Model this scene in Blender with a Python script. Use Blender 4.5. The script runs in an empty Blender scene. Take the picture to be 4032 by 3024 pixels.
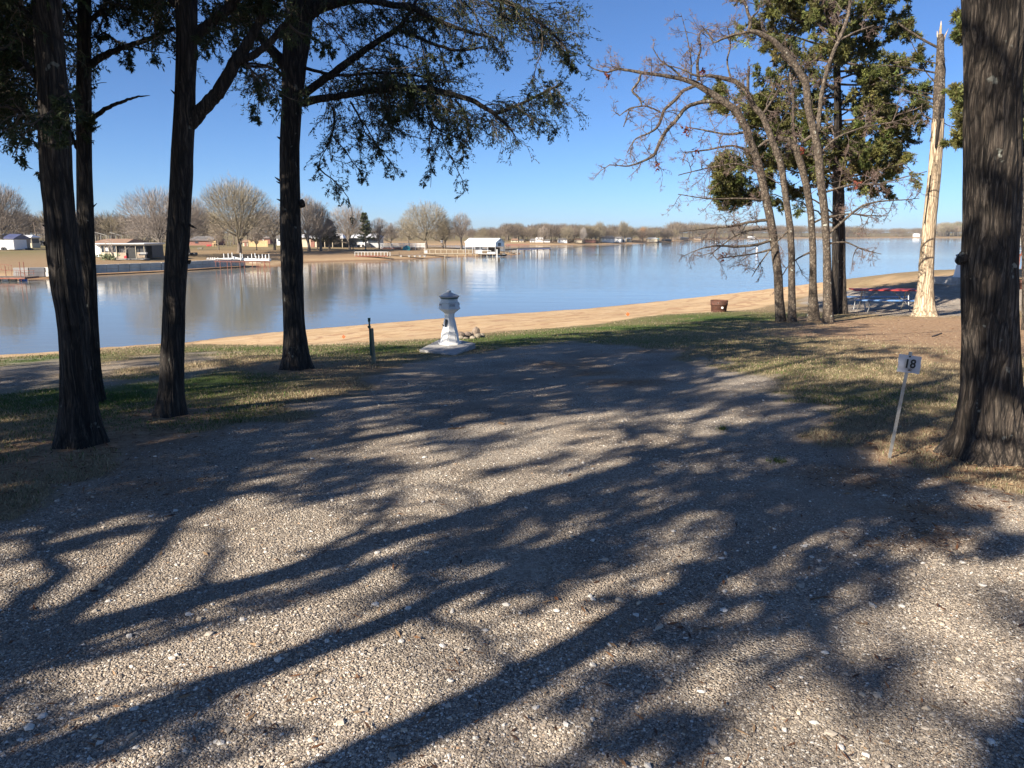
import bpy, math, random
import numpy as np
from mathutils import Vector, Matrix
R = math.radians
sc = bpy.context.scene
COL = sc.collection
# ---------------------------------------------------------------- camera, sky, sun
PITCH = R(11.06); FPX = 3029.0; CAMZ = 1.6; WZ = -3.7
cd = bpy.data.cameras.new("camera"); cam = bpy.data.objects.new("camera", cd); COL.objects.link(cam)
cam.location = (0, 0, CAMZ); cam.rotation_euler = (R(90) - PITCH, 0, 0)
cd.sensor_width = 36; cd.lens = 36 * FPX / 4032; cd.clip_start = 0.05; cd.clip_end = 6000
sc.camera = cam
SUN_AZ, SUN_EL = R(48), R(29)          # shadows run towards azimuth 48 deg (from +Y to +X)
SD = Vector((-math.sin(SUN_AZ) * math.cos(SUN_EL), -math.cos(SUN_AZ) * math.cos(SUN_EL), math.sin(SUN_EL)))
world = bpy.data.worlds.new("World"); sc.world = world; world.use_nodes = True
wn = world.node_tree
sky = wn.nodes.new('ShaderNodeTexSky'); sky.sky_type = 'NISHITA'; sky.sun_disc = False
sky.sun_elevation = SUN_EL; sky.sun_rotation = math.pi + SUN_AZ
sky.air_density = 0.75; sky.dust_density = 0.7; sky.ozone_density = 8.0; sky.altitude = 1200
wn.links.new(sky.outputs[0], wn.nodes['Background'].inputs[0]); wn.nodes['Background'].inputs[1].default_value = 0.066
sl = bpy.data.lights.new("sun", 'SUN'); sl.energy = 5.0; sl.angle = R(0.53); sl.color = (1.0, 0.9, 0.76)
so = bpy.data.objects.new("sun", sl); COL.objects.link(so); so.rotation_euler = SD.to_track_quat('Z', 'Y').to_euler()
sc.view_settings.view_transform = 'Standard'; sc.view_settings.look = 'None'
sc.view_settings.exposure = 1.2; sc.view_settings.gamma = 1
sc.cycles.max_bounces = 6; sc.cycles.diffuse_bounces = 3; sc.cycles.transparent_max_bounces = 4
sc.cycles.caustics_reflective = False; sc.cycles.caustics_refractive = False

# ---------------------------------------------------------------- pixel <-> world helpers
CP, SP = math.cos(PITCH), math.sin(PITCH)
def ray(px, py):
    u = (px - 2016) / FPX; v = (1512 - py) / FPX
    return u, CP + v * SP, -SP + v * CP
def A(px, py, D):                       # point on the ray at world depth D
    u, y, z = ray(px, py); t = D / y
    return np.array((u * t, D, CAMZ + z * t))
def G(px, py, z=WZ):
    u, y, dz = ray(px, py); t = (z - CAMZ) / dz
    return np.array((u * t, y * t, z))
rng = np.random.default_rng(7)
def unit(a):
    return a / np.maximum(np.linalg.norm(a, axis=-1, keepdims=True), 1e-9)

class VN:                               # periodic value noise
    def __init__(s, seed, n=64):
        s.n = n; s.t = np.random.default_rng(seed).random((n, n))
    def __call__(s, u, v):
        u = np.asarray(u, float); v = np.asarray(v, float)
        iu = np.floor(u).astype(int); iv = np.floor(v).astype(int)
        fu = u - iu; fv = v - iv; fu = fu * fu * (3 - 2 * fu); fv = fv * fv * (3 - 2 * fv); n = s.n; t = s.t
        a = t[iu % n, iv % n]; b = t[(iu + 1) % n, iv % n]; c = t[iu % n, (iv + 1) % n]; d = t[(iu + 1) % n, (iv + 1) % n]
        return (a * (1 - fu) + b * fu) * (1 - fv) + (c * (1 - fu) + d * fu) * fv
N1, N2, N3 = VN(1), VN(2), VN(3)
def fbm(x, y, s, n=N1):
    return (n(x * s, y * s) + .5 * n(x * s * 2.1 + 7, y * s * 2.1 + 3) + .25 * n(x * s * 4.3 + 1, y * s * 4.3 + 9)) / 1.75

# ---------------------------------------------------------------- terrain
ctl = [(-9, -9, .02), (0, -9, .03), (9, -9, .03), (-7, 0, 0), (0, 0, 0), (7, 0, 0), (0, 3, 0), (-4, 3.4, 0), (4, 3.4, .02), (-18, 6, -.3),
       (-16, 14, -.9), (18, 8, -.15), (22, 18, -.5), (30, 30, -.5), (45, 30, -.3), (45, 50, -.8)]
for px, py, D in [(318, 1755, 6.1), (3900, 1800, 5.5), (670, 1635, 7.3), (370, 1585, 8.1), (1165, 1450, 10.8), (1470, 1430, 11.6), (1760, 1378, 14.2),
                  (3500, 1812, 5.45), (2016, 1800, 5.6), (2016, 1500, 10.3), (3130, 1266, 22), (3640, 1240, 24), (3480, 1228, 26.4), (2830, 1226, 28),
                  (3755, 1113, 32), (3331, 1137, 36), (3445, 1098, 46), (3735, 1070, 42), (4020, 1061, 44), (3640, 1400, 11.5), (3640, 1320, 16),
                  (2500, 1400, 12.6), (2800, 1300, 18.5), (3395, 1131, 45), (4032, 1220, 26), (4045, 1310, 17.5),
                  (0, 1404, 16), (624, 1355, 18), (1100, 1360, 18), (1371, 1350, 18.5), (1697, 1331, 19.7), (1968, 1304, 21.5), (2250, 1285, 23.5),
                  (2471, 1255, 26), (2634, 1236, 28.5), (2797, 1228, 29.8), (3014, 1203, 32)]:
    ctl.append(tuple(A(px, py, D)))
shore_px = [(727, 1350), (1208, 1298), (1480, 1275), (1778, 1252), (2022, 1236), (2200, 1224), (2450, 1202), (2688, 1179), (3035, 1149), (3231, 1134), (3427, 1119)]
shore = [(-60., 10., WZ), (-34., 20., WZ), (-22., 27., WZ)] + [tuple(G(*p)) for p in shore_px] + [(60., 90., WZ), (120., 96., WZ)]
SHX = np.array([p[0] for p in shore]); SHY = np.array([p[1] for p in shore])
ctl += shore[2:-2] + [(-12, 22.5, -2.4), (-17.5, 20, -2.0), (60, 60, -1.2)]
ctl += [(p[0] - 3, p[1] + 12, -5.4) for p in shore[2:-2]]
ctl = np.array(ctl, float); cs = 20.0
def tps(r2):
    return np.where(r2 > 1e-12, 0.5 * r2 * np.log(np.maximum(r2, 1e-12)), 0)
_n = len(ctl); X = ctl[:, :2] / cs
K = tps(((X[:, None] - X[None]) ** 2).sum(-1)) + np.eye(_n) * 2e-4
Pm = np.hstack([np.ones((_n, 1)), X])
Wt = np.linalg.solve(np.block([[K, Pm], [Pm.T, np.zeros((3, 3))]]), np.concatenate([ctl[:, 2], np.zeros(3)]))
def near_h(x, y):
    out = np.zeros(x.shape)
    xs = np.clip(x, -60, 80) / cs; ys = np.clip(y, -25, 110) / cs
    for i in range(_n):
        out += Wt[i] * tps((xs - X[i, 0]) ** 2 + (ys - X[i, 1]) ** 2)
    out += Wt[_n] + Wt[_n + 1] * xs + Wt[_n + 2] * ys
    dsh = y - np.interp(x, SHX, SHY)
    out = np.where(dsh > 0, np.minimum(out, WZ - .02 * dsh), np.maximum(out, WZ + .012 * np.minimum(-dsh, 10)))
    out = np.where(dsh > 9, -5.4, out)
    return np.where(y < 0, np.clip(out, -.4, .3), out)
penin_px = [(-900, 1150), (-200, 1105), (195, 1098), (388, 1083), (643, 1071), (735, 1066), (962, 1053), (1104, 1049), (1196, 1034), (1367, 1028), (1529, 1024),
            (1692, 1017), (1835, 1010), (1940, 1008), (2039, 1003), (2052, 998), (1990, 992), (1830, 984), (1700, 979), (1500, 977), (1390, 975)]
penin = [G(*p)[:2] for p in penin_px]
penin += [np.array((penin[-1][0] * 1.35, 420.)), np.array((-900., 1500.)), np.array((-2500., 600.)), np.array((-400., 60.))]
far_px = [(1200, 966), (1500, 965), (1995, 965), (2199, 966), (2357, 963), (2538, 959), (2646, 953), (2660, 949), (2945, 941.5), (3100, 939), (3331, 938), (3602, 936), (3684, 937), (4100, 937), (4700, 939)]
farp = [G(*p)[:2] for p in far_px]
farp += [np.array((2600., 900.)), np.array((3500., 3500.)), np.array((-2500., 3500.)), np.array((-600., 900.))]
def sdist(x, y, poly):                  # positive inside
    x = x.ravel(); y = y.ravel(); ins = np.zeros(x.shape, bool); d = np.full(x.shape, 1e18); n = len(poly)
    for i in range(n):
        ax, ay = poly[i][:2]; bx, by = poly[(i + 1) % n][:2]
        c = ((ay > y) != (by > y)); xx = (bx - ax) * (y - ay) / ((by - ay) if abs(by - ay) > 1e-9 else 1e-9) + ax
        ins ^= c & (x < xx)
        L = (bx - ax) ** 2 + (by - ay) ** 2 + 1e-12
        t = np.clip(((x - ax) * (bx - ax) + (y - ay) * (by - ay)) / L, 0, 1)
        d = np.minimum(d, (x - ax - t * (bx - ax)) ** 2 + (y - ay - t * (by - ay)) ** 2)
    d = np.sqrt(d); return np.where(ins, d, -d)
def H(x, y):
    x = np.atleast_1d(np.asarray(x, float)); y = np.atleast_1d(np.asarray(y, float)); sh = x.shape
    x = x.ravel(); y = y.ravel()
    z = near_h(x, y)
    m = y > 55
    if m.any():
        d1 = sdist(x[m], y[m], penin); d2 = sdist(x[m], y[m], farp)
        h1 = np.where(d1 > 0, WZ + 1.7 * (1 - np.exp(-d1 / 11)) + .008 * np.minimum(d1, 250) + .25 * (fbm(x[m], y[m], .05) - .5) * np.minimum(d1 / 10, 1), WZ + np.maximum(.05 * d1, -1.7))
        h2 = np.where(d2 > 0, WZ + 1.5 * (1 - np.exp(-d2 / 12)) + .012 * np.minimum(d2, 420), WZ + np.maximum(.05 * d2, -1.7))
        z[m] = np.maximum(z[m], np.maximum(h1, h2))
    return z.reshape(sh)
def h1(x, y): return float(H(x, y)[0])
def hit(px, py):                        # where the pixel's ray meets the terrain
    u, dy, dz = ray(px, py)
    t = np.concatenate([np.linspace(1.5, 60, 1200), np.linspace(60, 1500, 4000)])
    x, y, z = u * t, dy * t, CAMZ + dz * t
    k = np.nonzero(z < np.maximum(H(x, y), WZ - 5))[0]
    if len(k) == 0: return A(px, py, 400)
    k = k[0]; return np.array((x[k], y[k], float(H(x[k], y[k])[0])))

# ---------------------------------------------------------------- mesh helpers
class Geo:
    def __init__(s): s.V = []; s.F = []; s.C = []; s.n = 0
    def add(s, V, F, c=None):
        V = np.asarray(V, float).reshape(-1, 3); F = np.asarray(F, int)
        s.V.append(V); s.F.append(F + s.n); s.n += len(V)
        if c is not None:
            c = np.asarray(c, float); s.C.append(np.broadcast_to(c, (len(V), 3)) if c.ndim == 1 else c)
        return s
    def box(s, c, size, rz=0, tilt=None):
        hx, hy, hz = [q / 2 for q in size]
        V = np.array([(a * hx, b * hy, d * hz) for d in (-1, 1) for b in (-1, 1) for a in (-1, 1)])
        if tilt is not None: V = V @ np.array(Matrix.Rotation(tilt[0], 3, tilt[1])).T
        ca, sa = math.cos(rz), math.sin(rz)
        V = V @ np.array([[ca, sa, 0], [-sa, ca, 0], [0, 0, 1]]) + np.array(c)
        return s.add(V, [(0, 2, 3, 1), (4, 5, 7, 6), (0, 1, 5, 4), (1, 3, 7, 5), (3, 2, 6, 7), (2, 0, 4, 6)])
    def tube(s, P, rad, n=8, caps=True, warp=None):
        P = np.asarray(P, float); m = len(P); rad = np.broadcast_to(np.asarray(rad, float), (m,))
        T = unit(np.gradient(P, axis=0)); ref = np.array((1., 0, 0)) if abs(T[0][0]) < .8 else np.array((0, 1., 0))
        th = np.linspace(0, 2 * math.pi, n, endpoint=False); rings = []
        u = unit(ref - T[0] * (ref @ T[0]))
        for i in range(m):
            u = unit(u - T[i] * (u @ T[i])); w = np.cross(T[i], u)
            r = rad[i] * (np.ones(n) if warp is None else warp(th, i / (m - 1), i))
            rings.append(P[i] + (np.cos(th) * r)[:, None] * u + (np.sin(th) * r)[:, None] * w)
        V = np.concatenate(rings); i = np.arange(m - 1)[:, None] * n; j = np.arange(n)[None]; k = (j + 1) % n
        F = np.stack([i + j, i + k, i + n + k, i + n + j], -1).reshape(-1, 4)
        s.add(V, F)
        if caps:
            for b, rev in ((0, 1), ((m - 1) * n, 0)):
                s.tri(np.vstack([V[b:b + n], V[b:b + n].mean(0)]), [((a + 1) % n, a, n) if rev else (a, (a + 1) % n, n) for a in range(n)])
        return s
    def tri(s, V, F, c=None):
        V = np.asarray(V, float); F = np.asarray(F, int); s.V.append(V); s.F.append(F + s.n); s.n += len(V)
        if c is not None: s.C.append(np.broadcast_to(np.asarray(c, float), (len(V), 3)))
        return s
    def lathe(s, prof, n=12, c=(0, 0, 0), rot=0, sq=(1, 1)):
        th = np.linspace(0, 2 * math.pi, n, endpoint=False) + rot
        V = np.concatenate([np.stack([np.cos(th) * r * sq[0] + c[0], np.sin(th) * r * sq[1] + c[1], np.full(n, z + c[2])], -1) for r, z in prof])
        m = len(prof); i = np.arange(m - 1)[:, None] * n; j = np.arange(n)[None]; k = (j + 1) % n
        s.add(V, np.stack([i + j, i + k, i + n + k, i + n + j], -1).reshape(-1, 4)); return s
    def prism(s, pts, h, axis_off):     # polygon extruded by vector
        p = np.asarray(pts, float); n = len(p); V = np.vstack([p, p + np.asarray(axis_off)])
        for i in range(n): s.add(V[[i, (i + 1) % n, n + (i + 1) % n, n + i]], [(0, 1, 2, 3)])
        for b in (0, n):
            c = V[b:b + n].mean(0); s.tri(np.vstack([V[b:b + n], c]), [((a, (a + 1) % n, n) if b else ((a + 1) % n, a, n)) for a in range(n)])
        return s
def mesh(name, g, mat, parent=None, smooth=False, origin=None, fattr=None):
    V = np.concatenate(g.V) if g.V else np.zeros((0, 3))
    if origin is not None: V = V - np.asarray(origin)
    me = bpy.data.meshes.new(name)
    nl = sum(f.size for f in g.F); npoly = sum(len(f) for f in g.F)
    me.vertices.add(len(V)); me.vertices.foreach_set('co', V.astype(np.float32).ravel())
    me.loops.add(nl); me.polygons.add(npoly)
    me.loops.foreach_set('vertex_index', np.concatenate([f.ravel() for f in g.F]).astype(np.int32))
    tot = np.concatenate([np.full(len(f), f.shape[1]) for f in g.F]); st = np.concatenate([[0], np.cumsum(tot)[:-1]])
    me.polygons.foreach_set('loop_start', st.astype(np.int32)); me.polygons.foreach_set('loop_total', tot.astype(np.int32))
    me.polygons.foreach_set('use_smooth', np.full(npoly, bool(smooth)))
    me.update(calc_edges=True)
    if g.C:
        c = np.concatenate(g.C)
        a = me.color_attributes.new('tint', 'FLOAT_COLOR', 'POINT'); a.data.foreach_set('color', np.hstack([c, np.ones((len(c), 1))]).astype(np.float32).ravel())
    if fattr:
        for k, v in fattr.items():
            a = me.attributes.new(k, 'FLOAT', 'POINT'); a.data.foreach_set('value', v.astype(np.float32))
    o = bpy.data.objects.new(name, me); COL.objects.link(o)
    if mat: me.materials.append(mat)
    if parent is not None: o.parent = parent
    return o
def tag(o, label=None, cat=None, group=None, kind=None):
    if label: o['label'] = label
    if cat: o['category'] = cat
    if group: o['group'] = group
    if kind: o['kind'] = kind
    return o
def thing(name, loc, label, cat, group=None, rz=0):
    o = bpy.data.objects.new(name, None); COL.objects.link(o); o.location = tuple(loc); o.rotation_euler = (0, 0, rz)
    o.empty_display_size = .2
    return tag(o, label, cat, group)
def clone(root, loc, label, rz=None, group=None, scale=1):
    r = root.copy(); COL.objects.link(r); r.location = tuple(loc); r['label'] = label; r.scale = tuple(root.scale)
    if rz is not None: r.rotation_euler = (0, 0, rz)
    if group: r['group'] = group
    for ch in list(root.children):
        c = ch.copy(); COL.objects.link(c); c.parent = r
        for q in list(ch.children):
            d = q.copy(); COL.objects.link(d); d.parent = c
    return r

# ---------------------------------------------------------------- materials
def newmat(name):
    m = bpy.data.materials.new(name); m.use_nodes = True; nt = m.node_tree
    return m, nt, nt.nodes['Principled BSDF']
def nd(nt, t, **k):
    n = nt.nodes.new(t)
    for a, b in k.items():
        if a.startswith('i_'): n.inputs[a[2:].replace('_', ' ')].default_value = b
        else: setattr(n, a, b)
    return n
def lk(nt, a, b): nt.links.new(a, b)
def col(c): return (c[0], c[1], c[2], 1)
def mixc(nt, fac, a, b, blend='MIX'):
    m = nt.nodes.new('ShaderNodeMix'); m.data_type = 'RGBA'; m.blend_type = blend
    for s, v in ((m.inputs[0], fac), (m.inputs[6], a), (m.inputs[7], b)):
        if hasattr(v, 'is_linked') or hasattr(v, 'links'): lk(nt, v, s)
        elif isinstance(v, (tuple, list)): s.default_value = col(v)
        else: s.default_value = v
    return m.outputs[2]
def ramp(nt, src, stops):
    r = nt.nodes.new('ShaderNodeValToRGB'); e = r.color_ramp.elements
    while len(e) < len(stops): e.new(.5)
    for q, (p, c) in zip(e, stops): q.position = p; q.color = col(c) if isinstance(c, tuple) else (c, c, c, 1)
    lk(nt, src, r.inputs[0]); return r.outputs[0]
def pos(nt, scale=(1, 1, 1), rot=0):
    g = nt.nodes.new('ShaderNodeNewGeometry'); m = nt.nodes.new('ShaderNodeMapping'); m.inputs['Scale'].default_value = scale
    m.inputs['Rotation'].default_value = (0, 0, rot); lk(nt, g.outputs['Position'], m.inputs[0]); return m.outputs[0]
def noise(nt, vec, scale, detail=4, rough=.55):
    n = nt.nodes.new('ShaderNodeTexNoise'); n.inputs['Scale'].default_value = scale; n.inputs['Detail'].default_value = detail; n.inputs['Roughness'].default_value = rough
    lk(nt, vec, n.inputs['Vector']); return n.outputs['Fac']
def bump(nt, b, h, strength, dist):
    n = nt.nodes.new('ShaderNodeBump'); n.inputs['Strength'].default_value = strength; n.inputs['Distance'].default_value = dist
    lk(nt, h, n.inputs['Height']); lk(nt, n.outputs[0], b.inputs['Normal'])
def simple(name, c1, c2=None, scale=6, rough=.7, stretch=(1, 1, 1), metal=0, bs=.3, bd=.01, lo=.35, hi=.65):
    m, nt, b = newmat(name); b.inputs['Roughness'].default_value = rough; b.inputs['Metallic'].default_value = metal
    n = noise(nt, pos(nt, stretch), scale)
    if c2 is None: c2 = tuple(q * .8 for q in c1)
    lk(nt, ramp(nt, n, [(lo, c1), (hi, c2)]), b.inputs['Base Color'])
    if bs: bump(nt, b, n, bs, bd)
    return m
def tinted(name, rough=.8, var=.25, scale=8, trans=0, stretch=(1, 1, 1)):
    m, nt, b = newmat(name); b.inputs['Roughness'].default_value = rough
    a = nd(nt, 'ShaderNodeAttribute', attribute_name='tint'); n = noise(nt, pos(nt, stretch), scale)
    lk(nt, mixc(nt, 1.0, a.outputs['Color'], ramp(nt, n, [(.3, 1 - var), (.7, 1 + 0 * var)]), 'MULTIPLY'), b.inputs['Base Color'])
    if trans:
        t = nd(nt, 'ShaderNodeBsdfTranslucent'); lk(nt, a.outputs['Color'], t.inputs[0]); mx = nd(nt, 'ShaderNodeMixShader'); mx.inputs[0].default_value = trans
        lk(nt, b.outputs[0], mx.inputs[1]); lk(nt, t.outputs[0], mx.inputs[2]); lk(nt, mx.outputs[0], nt.nodes['Material Output'].inputs[0])
    return m
def nd_mul(nt, a, k):
    m = nd(nt, 'ShaderNodeMath', operation='MULTIPLY'); lk(nt, a, m.inputs[0]); m.inputs[1].default_value = k; return m.outputs[0]
def bark(name, dark, mid, light, zs=1.3, xs=22, lichen=0, bd=.02, bs=.8):
    m, nt, b = newmat(name); b.inputs['Roughness'].default_value = .9
    P0 = pos(nt); wn_ = nd(nt, 'ShaderNodeTexNoise'); wn_.inputs['Scale'].default_value = 2.2; lk(nt, P0, wn_.inputs['Vector'])
    wa = nd(nt, 'ShaderNodeVectorMath', operation='MULTIPLY_ADD'); lk(nt, wn_.outputs['Color'], wa.inputs[0]); wa.inputs[1].default_value = (.09, .09, .3); lk(nt, P0, wa.inputs[2])
    def mp(sc_): q = nd(nt, 'ShaderNodeMapping'); q.inputs['Scale'].default_value = sc_; lk(nt, wa.outputs[0], q.inputs[0]); return q.outputs[0]
    n = noise(nt, mp((xs, xs, zs)), 1.0, 6, .62); n2 = noise(nt, pos(nt, (1, 1, .5)), 2.3, 3)
    nf_ = noise(nt, mp((xs * 3.2, xs * 3.2, zs * 2.2)), 1.0, 4, .7)
    mm = nd(nt, 'ShaderNodeMix'); mm.inputs[0].default_value = .58; lk(nt, n, mm.inputs[2]); lk(nt, nf_, mm.inputs[3]); n = mm.outputs[0]
    c = ramp(nt, n, [(.4, dark), (.5, mid), (.6, light)])
    c = mixc(nt, ramp(nt, n2, [(.4, 0.), (.65, .45)]), c, mid)
    ve = nd(nt, 'ShaderNodeTexVoronoi', feature='DISTANCE_TO_EDGE'); ve.inputs['Scale'].default_value = 1; lk(nt, mp((xs * .55, xs * .55, zs * 1.5)), ve.inputs['Vector']); ed = ramp(nt, ve.outputs['Distance'], [(.0, 1.), (.16, 0.)])
    c = mixc(nt, nd_mul(nt, ed, .75), c, tuple(q * .6 for q in dark))
    hs = nd(nt, 'ShaderNodeMath', operation='SUBTRACT'); lk(nt, n, hs.inputs[0]); lk(nt, nd_mul(nt, ed, .5), hs.inputs[1]); n = hs.outputs[0]
    if lichen:
        n3 = noise(nt, pos(nt), 9, 3, .5); c = mixc(nt, ramp(nt, n3, [(.68, 0.), (.72, lichen)]), c, (.42, .44, .38))
    lk(nt, c, b.inputs['Base Color']); bump(nt, b, n, bs, bd); return m
MT = {}
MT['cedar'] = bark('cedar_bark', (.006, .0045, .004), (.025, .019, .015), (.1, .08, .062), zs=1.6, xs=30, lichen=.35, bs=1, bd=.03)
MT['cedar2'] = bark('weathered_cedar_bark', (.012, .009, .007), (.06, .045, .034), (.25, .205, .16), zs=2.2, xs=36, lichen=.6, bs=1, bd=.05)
MT['oak'] = bark('oak_bark', (.03, .022, .016), (.1, .076, .055), (.25, .205, .155), zs=7, xs=16, lichen=.8, bd=.015)
MT['farbark'] = bark('far_tree_bark', (.09, .07, .055), (.19, .15, .115), (.3, .25, .19), zs=2, xs=6)
MT['bare'] = bark('stripped_wood', (.15, .1, .06), (.5, .39, .26), (.66, .56, .42), zs=.5, xs=26, bd=.012, bs=.8)
MT['leaf'] = tinted('cedar_foliage', .75, .3, 5, .18)
MT['twig'] = tinted('bare_twigs', .85, .2, 3)
MT['pebble'] = tinted('pebble_stone', .75, .35, 60)
MT['grass'] = tinted('grass_blades', .8, .2, 4, .25)
MT['white'] = simple('white_paint', (.78, .78, .76), (.7, .7, .68), 3, .45, bs=.05)
MT['whitemetal'] = simple('white_sheet_metal', (.8, .8, .8), (.72, .73, .74), 1.5, .35, bs=.02)
MT['concrete'] = simple('concrete', (.42, .41, .39), (.3, .29, .27), 8, .9, bs=.4)
MT['rust'] = simple('rusty_steel', (.11, .042, .025), (.05, .022, .014), 14, .8, bs=.4)
MT['redrust'] = simple('red_oxide_steel', (.3, .1, .06), (.2, .07, .045), 3, .7, bs=.1)
MT['redpaint'] = simple('worn_red_paint', (.42, .035, .03), (.3, .06, .05), 12, .6, bs=.2)
MT['bluepaint'] = simple('worn_blue_paint', (.09, .24, .55), (.2, .32, .5), 12, .6, bs=.2)
MT['galv'] = simple('galvanised_pipe', (.45, .45, .43), (.3, .29, .27), 20, .45, metal=.6, bs=.1)
MT['dark'] = simple('dark_screen', (.02, .022, .025), (.035, .035, .04), 3, .5, bs=0)
MT['black'] = simple('black_ink', (.012, .012, .012), (.02, .02, .02), 30, .6, bs=0)
MT['pvc'] = simple('weathered_post', (.3, .26, .17), (.16, .16, .1), 15, .7, stretch=(1, 1, .2), bs=.2)
MT['green'] = simple('green_valve', (.02, .1, .06), (.02, .05, .05), 15, .5)
MT['cream'] = simple('cream_siding', (.6, .52, .38), (.52, .45, .33), 1, .7, bs=.05)
MT['tan'] = simple('tan_wall', (.42, .33, .24), (.35, .27, .2), 1, .8, bs=.05)
MT['brick'] = simple('brick_wall', (.3, .14, .1), (.22, .1, .08), 5, .85)
MT['brownroof'] = simple('brown_shingle', (.33, .2, .13), (.24, .15, .1), 3, .85)
MT['greyroof'] = simple('grey_shingle', (.22, .21, .2), (.16, .15, .15), 3, .85)
MT['blueroof'] = simple('blue_metal_roof', (.09, .1, .2), (.07, .08, .15), 1, .4, bs=.02)
MT['teal'] = simple('teal_tarp', (.03, .28, .3), (.02, .18, .22), 2.5, .6, bs=.6, bd=.1)
MT['fencewood'] = simple('pale_fence_boards', (.62, .46, .24), (.5, .35, .18), 2, .8, stretch=(6, 6, .4), bs=.2)
MT['deck'] = simple('weathered_deck', (.2, .15, .11), (.12, .09, .07), 3, .85)
MT['bluedrum'] = simple('blue_plastic', (.02, .14, .5), (.02, .1, .4), 3, .4, bs=0)
MT['orange'] = simple('orange_flag', (.6, .13, .02), (.5, .1, .02), 5, .6, bs=0)
MT['rock'] = simple('dark_rock', (.13, .1, .085), (.26, .2, .15), 9, .85, bs=.7, bd=.03)
MT['palerock'] = simple('pale_rock', (.3, .26, .2), (.2, .17, .13), 9, .85, bs=.6, bd=.03)
MT['glass'] = simple('window_glass', (.03, .04, .05), (.05, .06, .08), 1, .12, bs=0)
MT['zinc'] = simple('grey_paint', (.5, .51, .52), (.42, .43, .45), 4, .5, bs=.05)
MT['stick'] = simple('dead_stick', (.1, .06, .035), (.2, .14, .09), 30, .85)
MT['redchair'] = simple('red_plastic', (.5, .04, .05), (.4, .03, .04), 3, .4, bs=0)
# ---------------------------------------------------------------- ground sheet
def wpoly(pp): return [hit(*p)[:2] for p in pp]
gravel_main = [np.array((-14., -10.)), np.array((-9., .5))] + wpoly([(0, 2050), (190, 1995), (443, 1890), (480, 1790), (728, 1730), (950, 1680), (1200, 1612), (1400, 1555), (1500, 1478), (1620, 1432),
    (1790, 1405), (1950, 1392), (2150, 1352), (2400, 1352), (2600, 1375), (2780, 1440), (3000, 1500), (3130, 1560), (3170, 1620), (3150, 1680), (3350, 1740), (3480, 1765), (3520, 1830),
    (3700, 1880), (4032, 1905)]) + [np.array((9., 5.)), np.array((14., -10.))]
gravel_left = wpoly([(0, 1440), (200, 1422), (400, 1436), (620, 1405), (640, 1452), (430, 1484), (200, 1520), (0, 1560)]) + [np.array((-14., 10.)), np.array((-16., 13.))]
gravel_right = wpoly([(3111, 1198), (3331, 1142), (3500, 1138), (3800, 1122), (4032, 1115)]) + [np.array((34., 36.)), np.array((34., 27.))] + wpoly([(4032, 1222), (3900, 1238), (3640, 1245), (3400, 1240), (3280, 1220)])
dirt_poly = wpoly([(3050, 1285), (3280, 1255), (3560, 1250), (4032, 1250)]) + [np.array((16., 15.))] + wpoly([(4032, 1450), (3700, 1420), (3300, 1330)])
sand_poly = [np.array((-24., 14.8)), ] + wpoly([(-40, 1412), (300, 1388), (624, 1357), (1100, 1360), (1371, 1351), (1697, 1332), (1968, 1305), (2250, 1286), (2471, 1256), (2634, 1237), (2797, 1228), (3014, 1204), (3150, 1170), (3331, 1142), (3420, 1136)]) + \
    [np.array((24., 60.)), np.array((60., 88.)), np.array((60., 130.)), np.array((-60., 60.)), np.array((-60., 12.))]
R_POS = hit(3900, 1800); T1_POS = hit(318, 1752)
yy = np.concatenate([np.linspace(-11, 1.3, 30), 1.5 * np.exp(np.arange(0, 585) * .0119)])
uu = np.linspace(-1.15, 1.15, 540)
YY, UU = np.meshgrid(yy, uu, indexing='ij'); XX = UU * (YY + 14.5)
ZZ = H(XX, YY)
near = YY < 70
def soft(poly, w, nz=.35, ns=1.4):
    out = np.full(XX.shape, 0.); d = sdist(XX[near], YY[near], poly)
    d = d + nz * 2 * (fbm(XX[near], YY[near], ns) - .5) * 2
    out[near] = np.clip(d / w + .5, 0, 1); return out
gv = np.maximum.reduce([soft(gravel_main, .25, .32, 1.6), soft(gravel_left, 1.4, 1.1) * .8, soft(gravel_right, 1.0, .8)])
sn = soft(sand_poly, .35, .28, .8)
mound = wpoly([(3436, 1112), (3470, 1100), (3735, 1074), (4032, 1066), (4032, 1100), (3900, 1108), (3700, 1118), (3500, 1134)]); sn = np.maximum(sn, .6 * soft(mound, 1.5, .6))
dirt = soft(dirt_poly, 1.6, .9, .7)
for (c, r) in ((R_POS, 1.3), (T1_POS, 1.5), (hit(670, 1630), .8), (hit(1165, 1448), .9), (hit(3500, 1812), .5)):
    dirt = np.maximum(dirt, np.clip(1.15 - np.hypot(XX - c[0], YY - c[1]) / r + .9 * (fbm(XX, YY, 2.0, N2) - .5), 0, 1))
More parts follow.
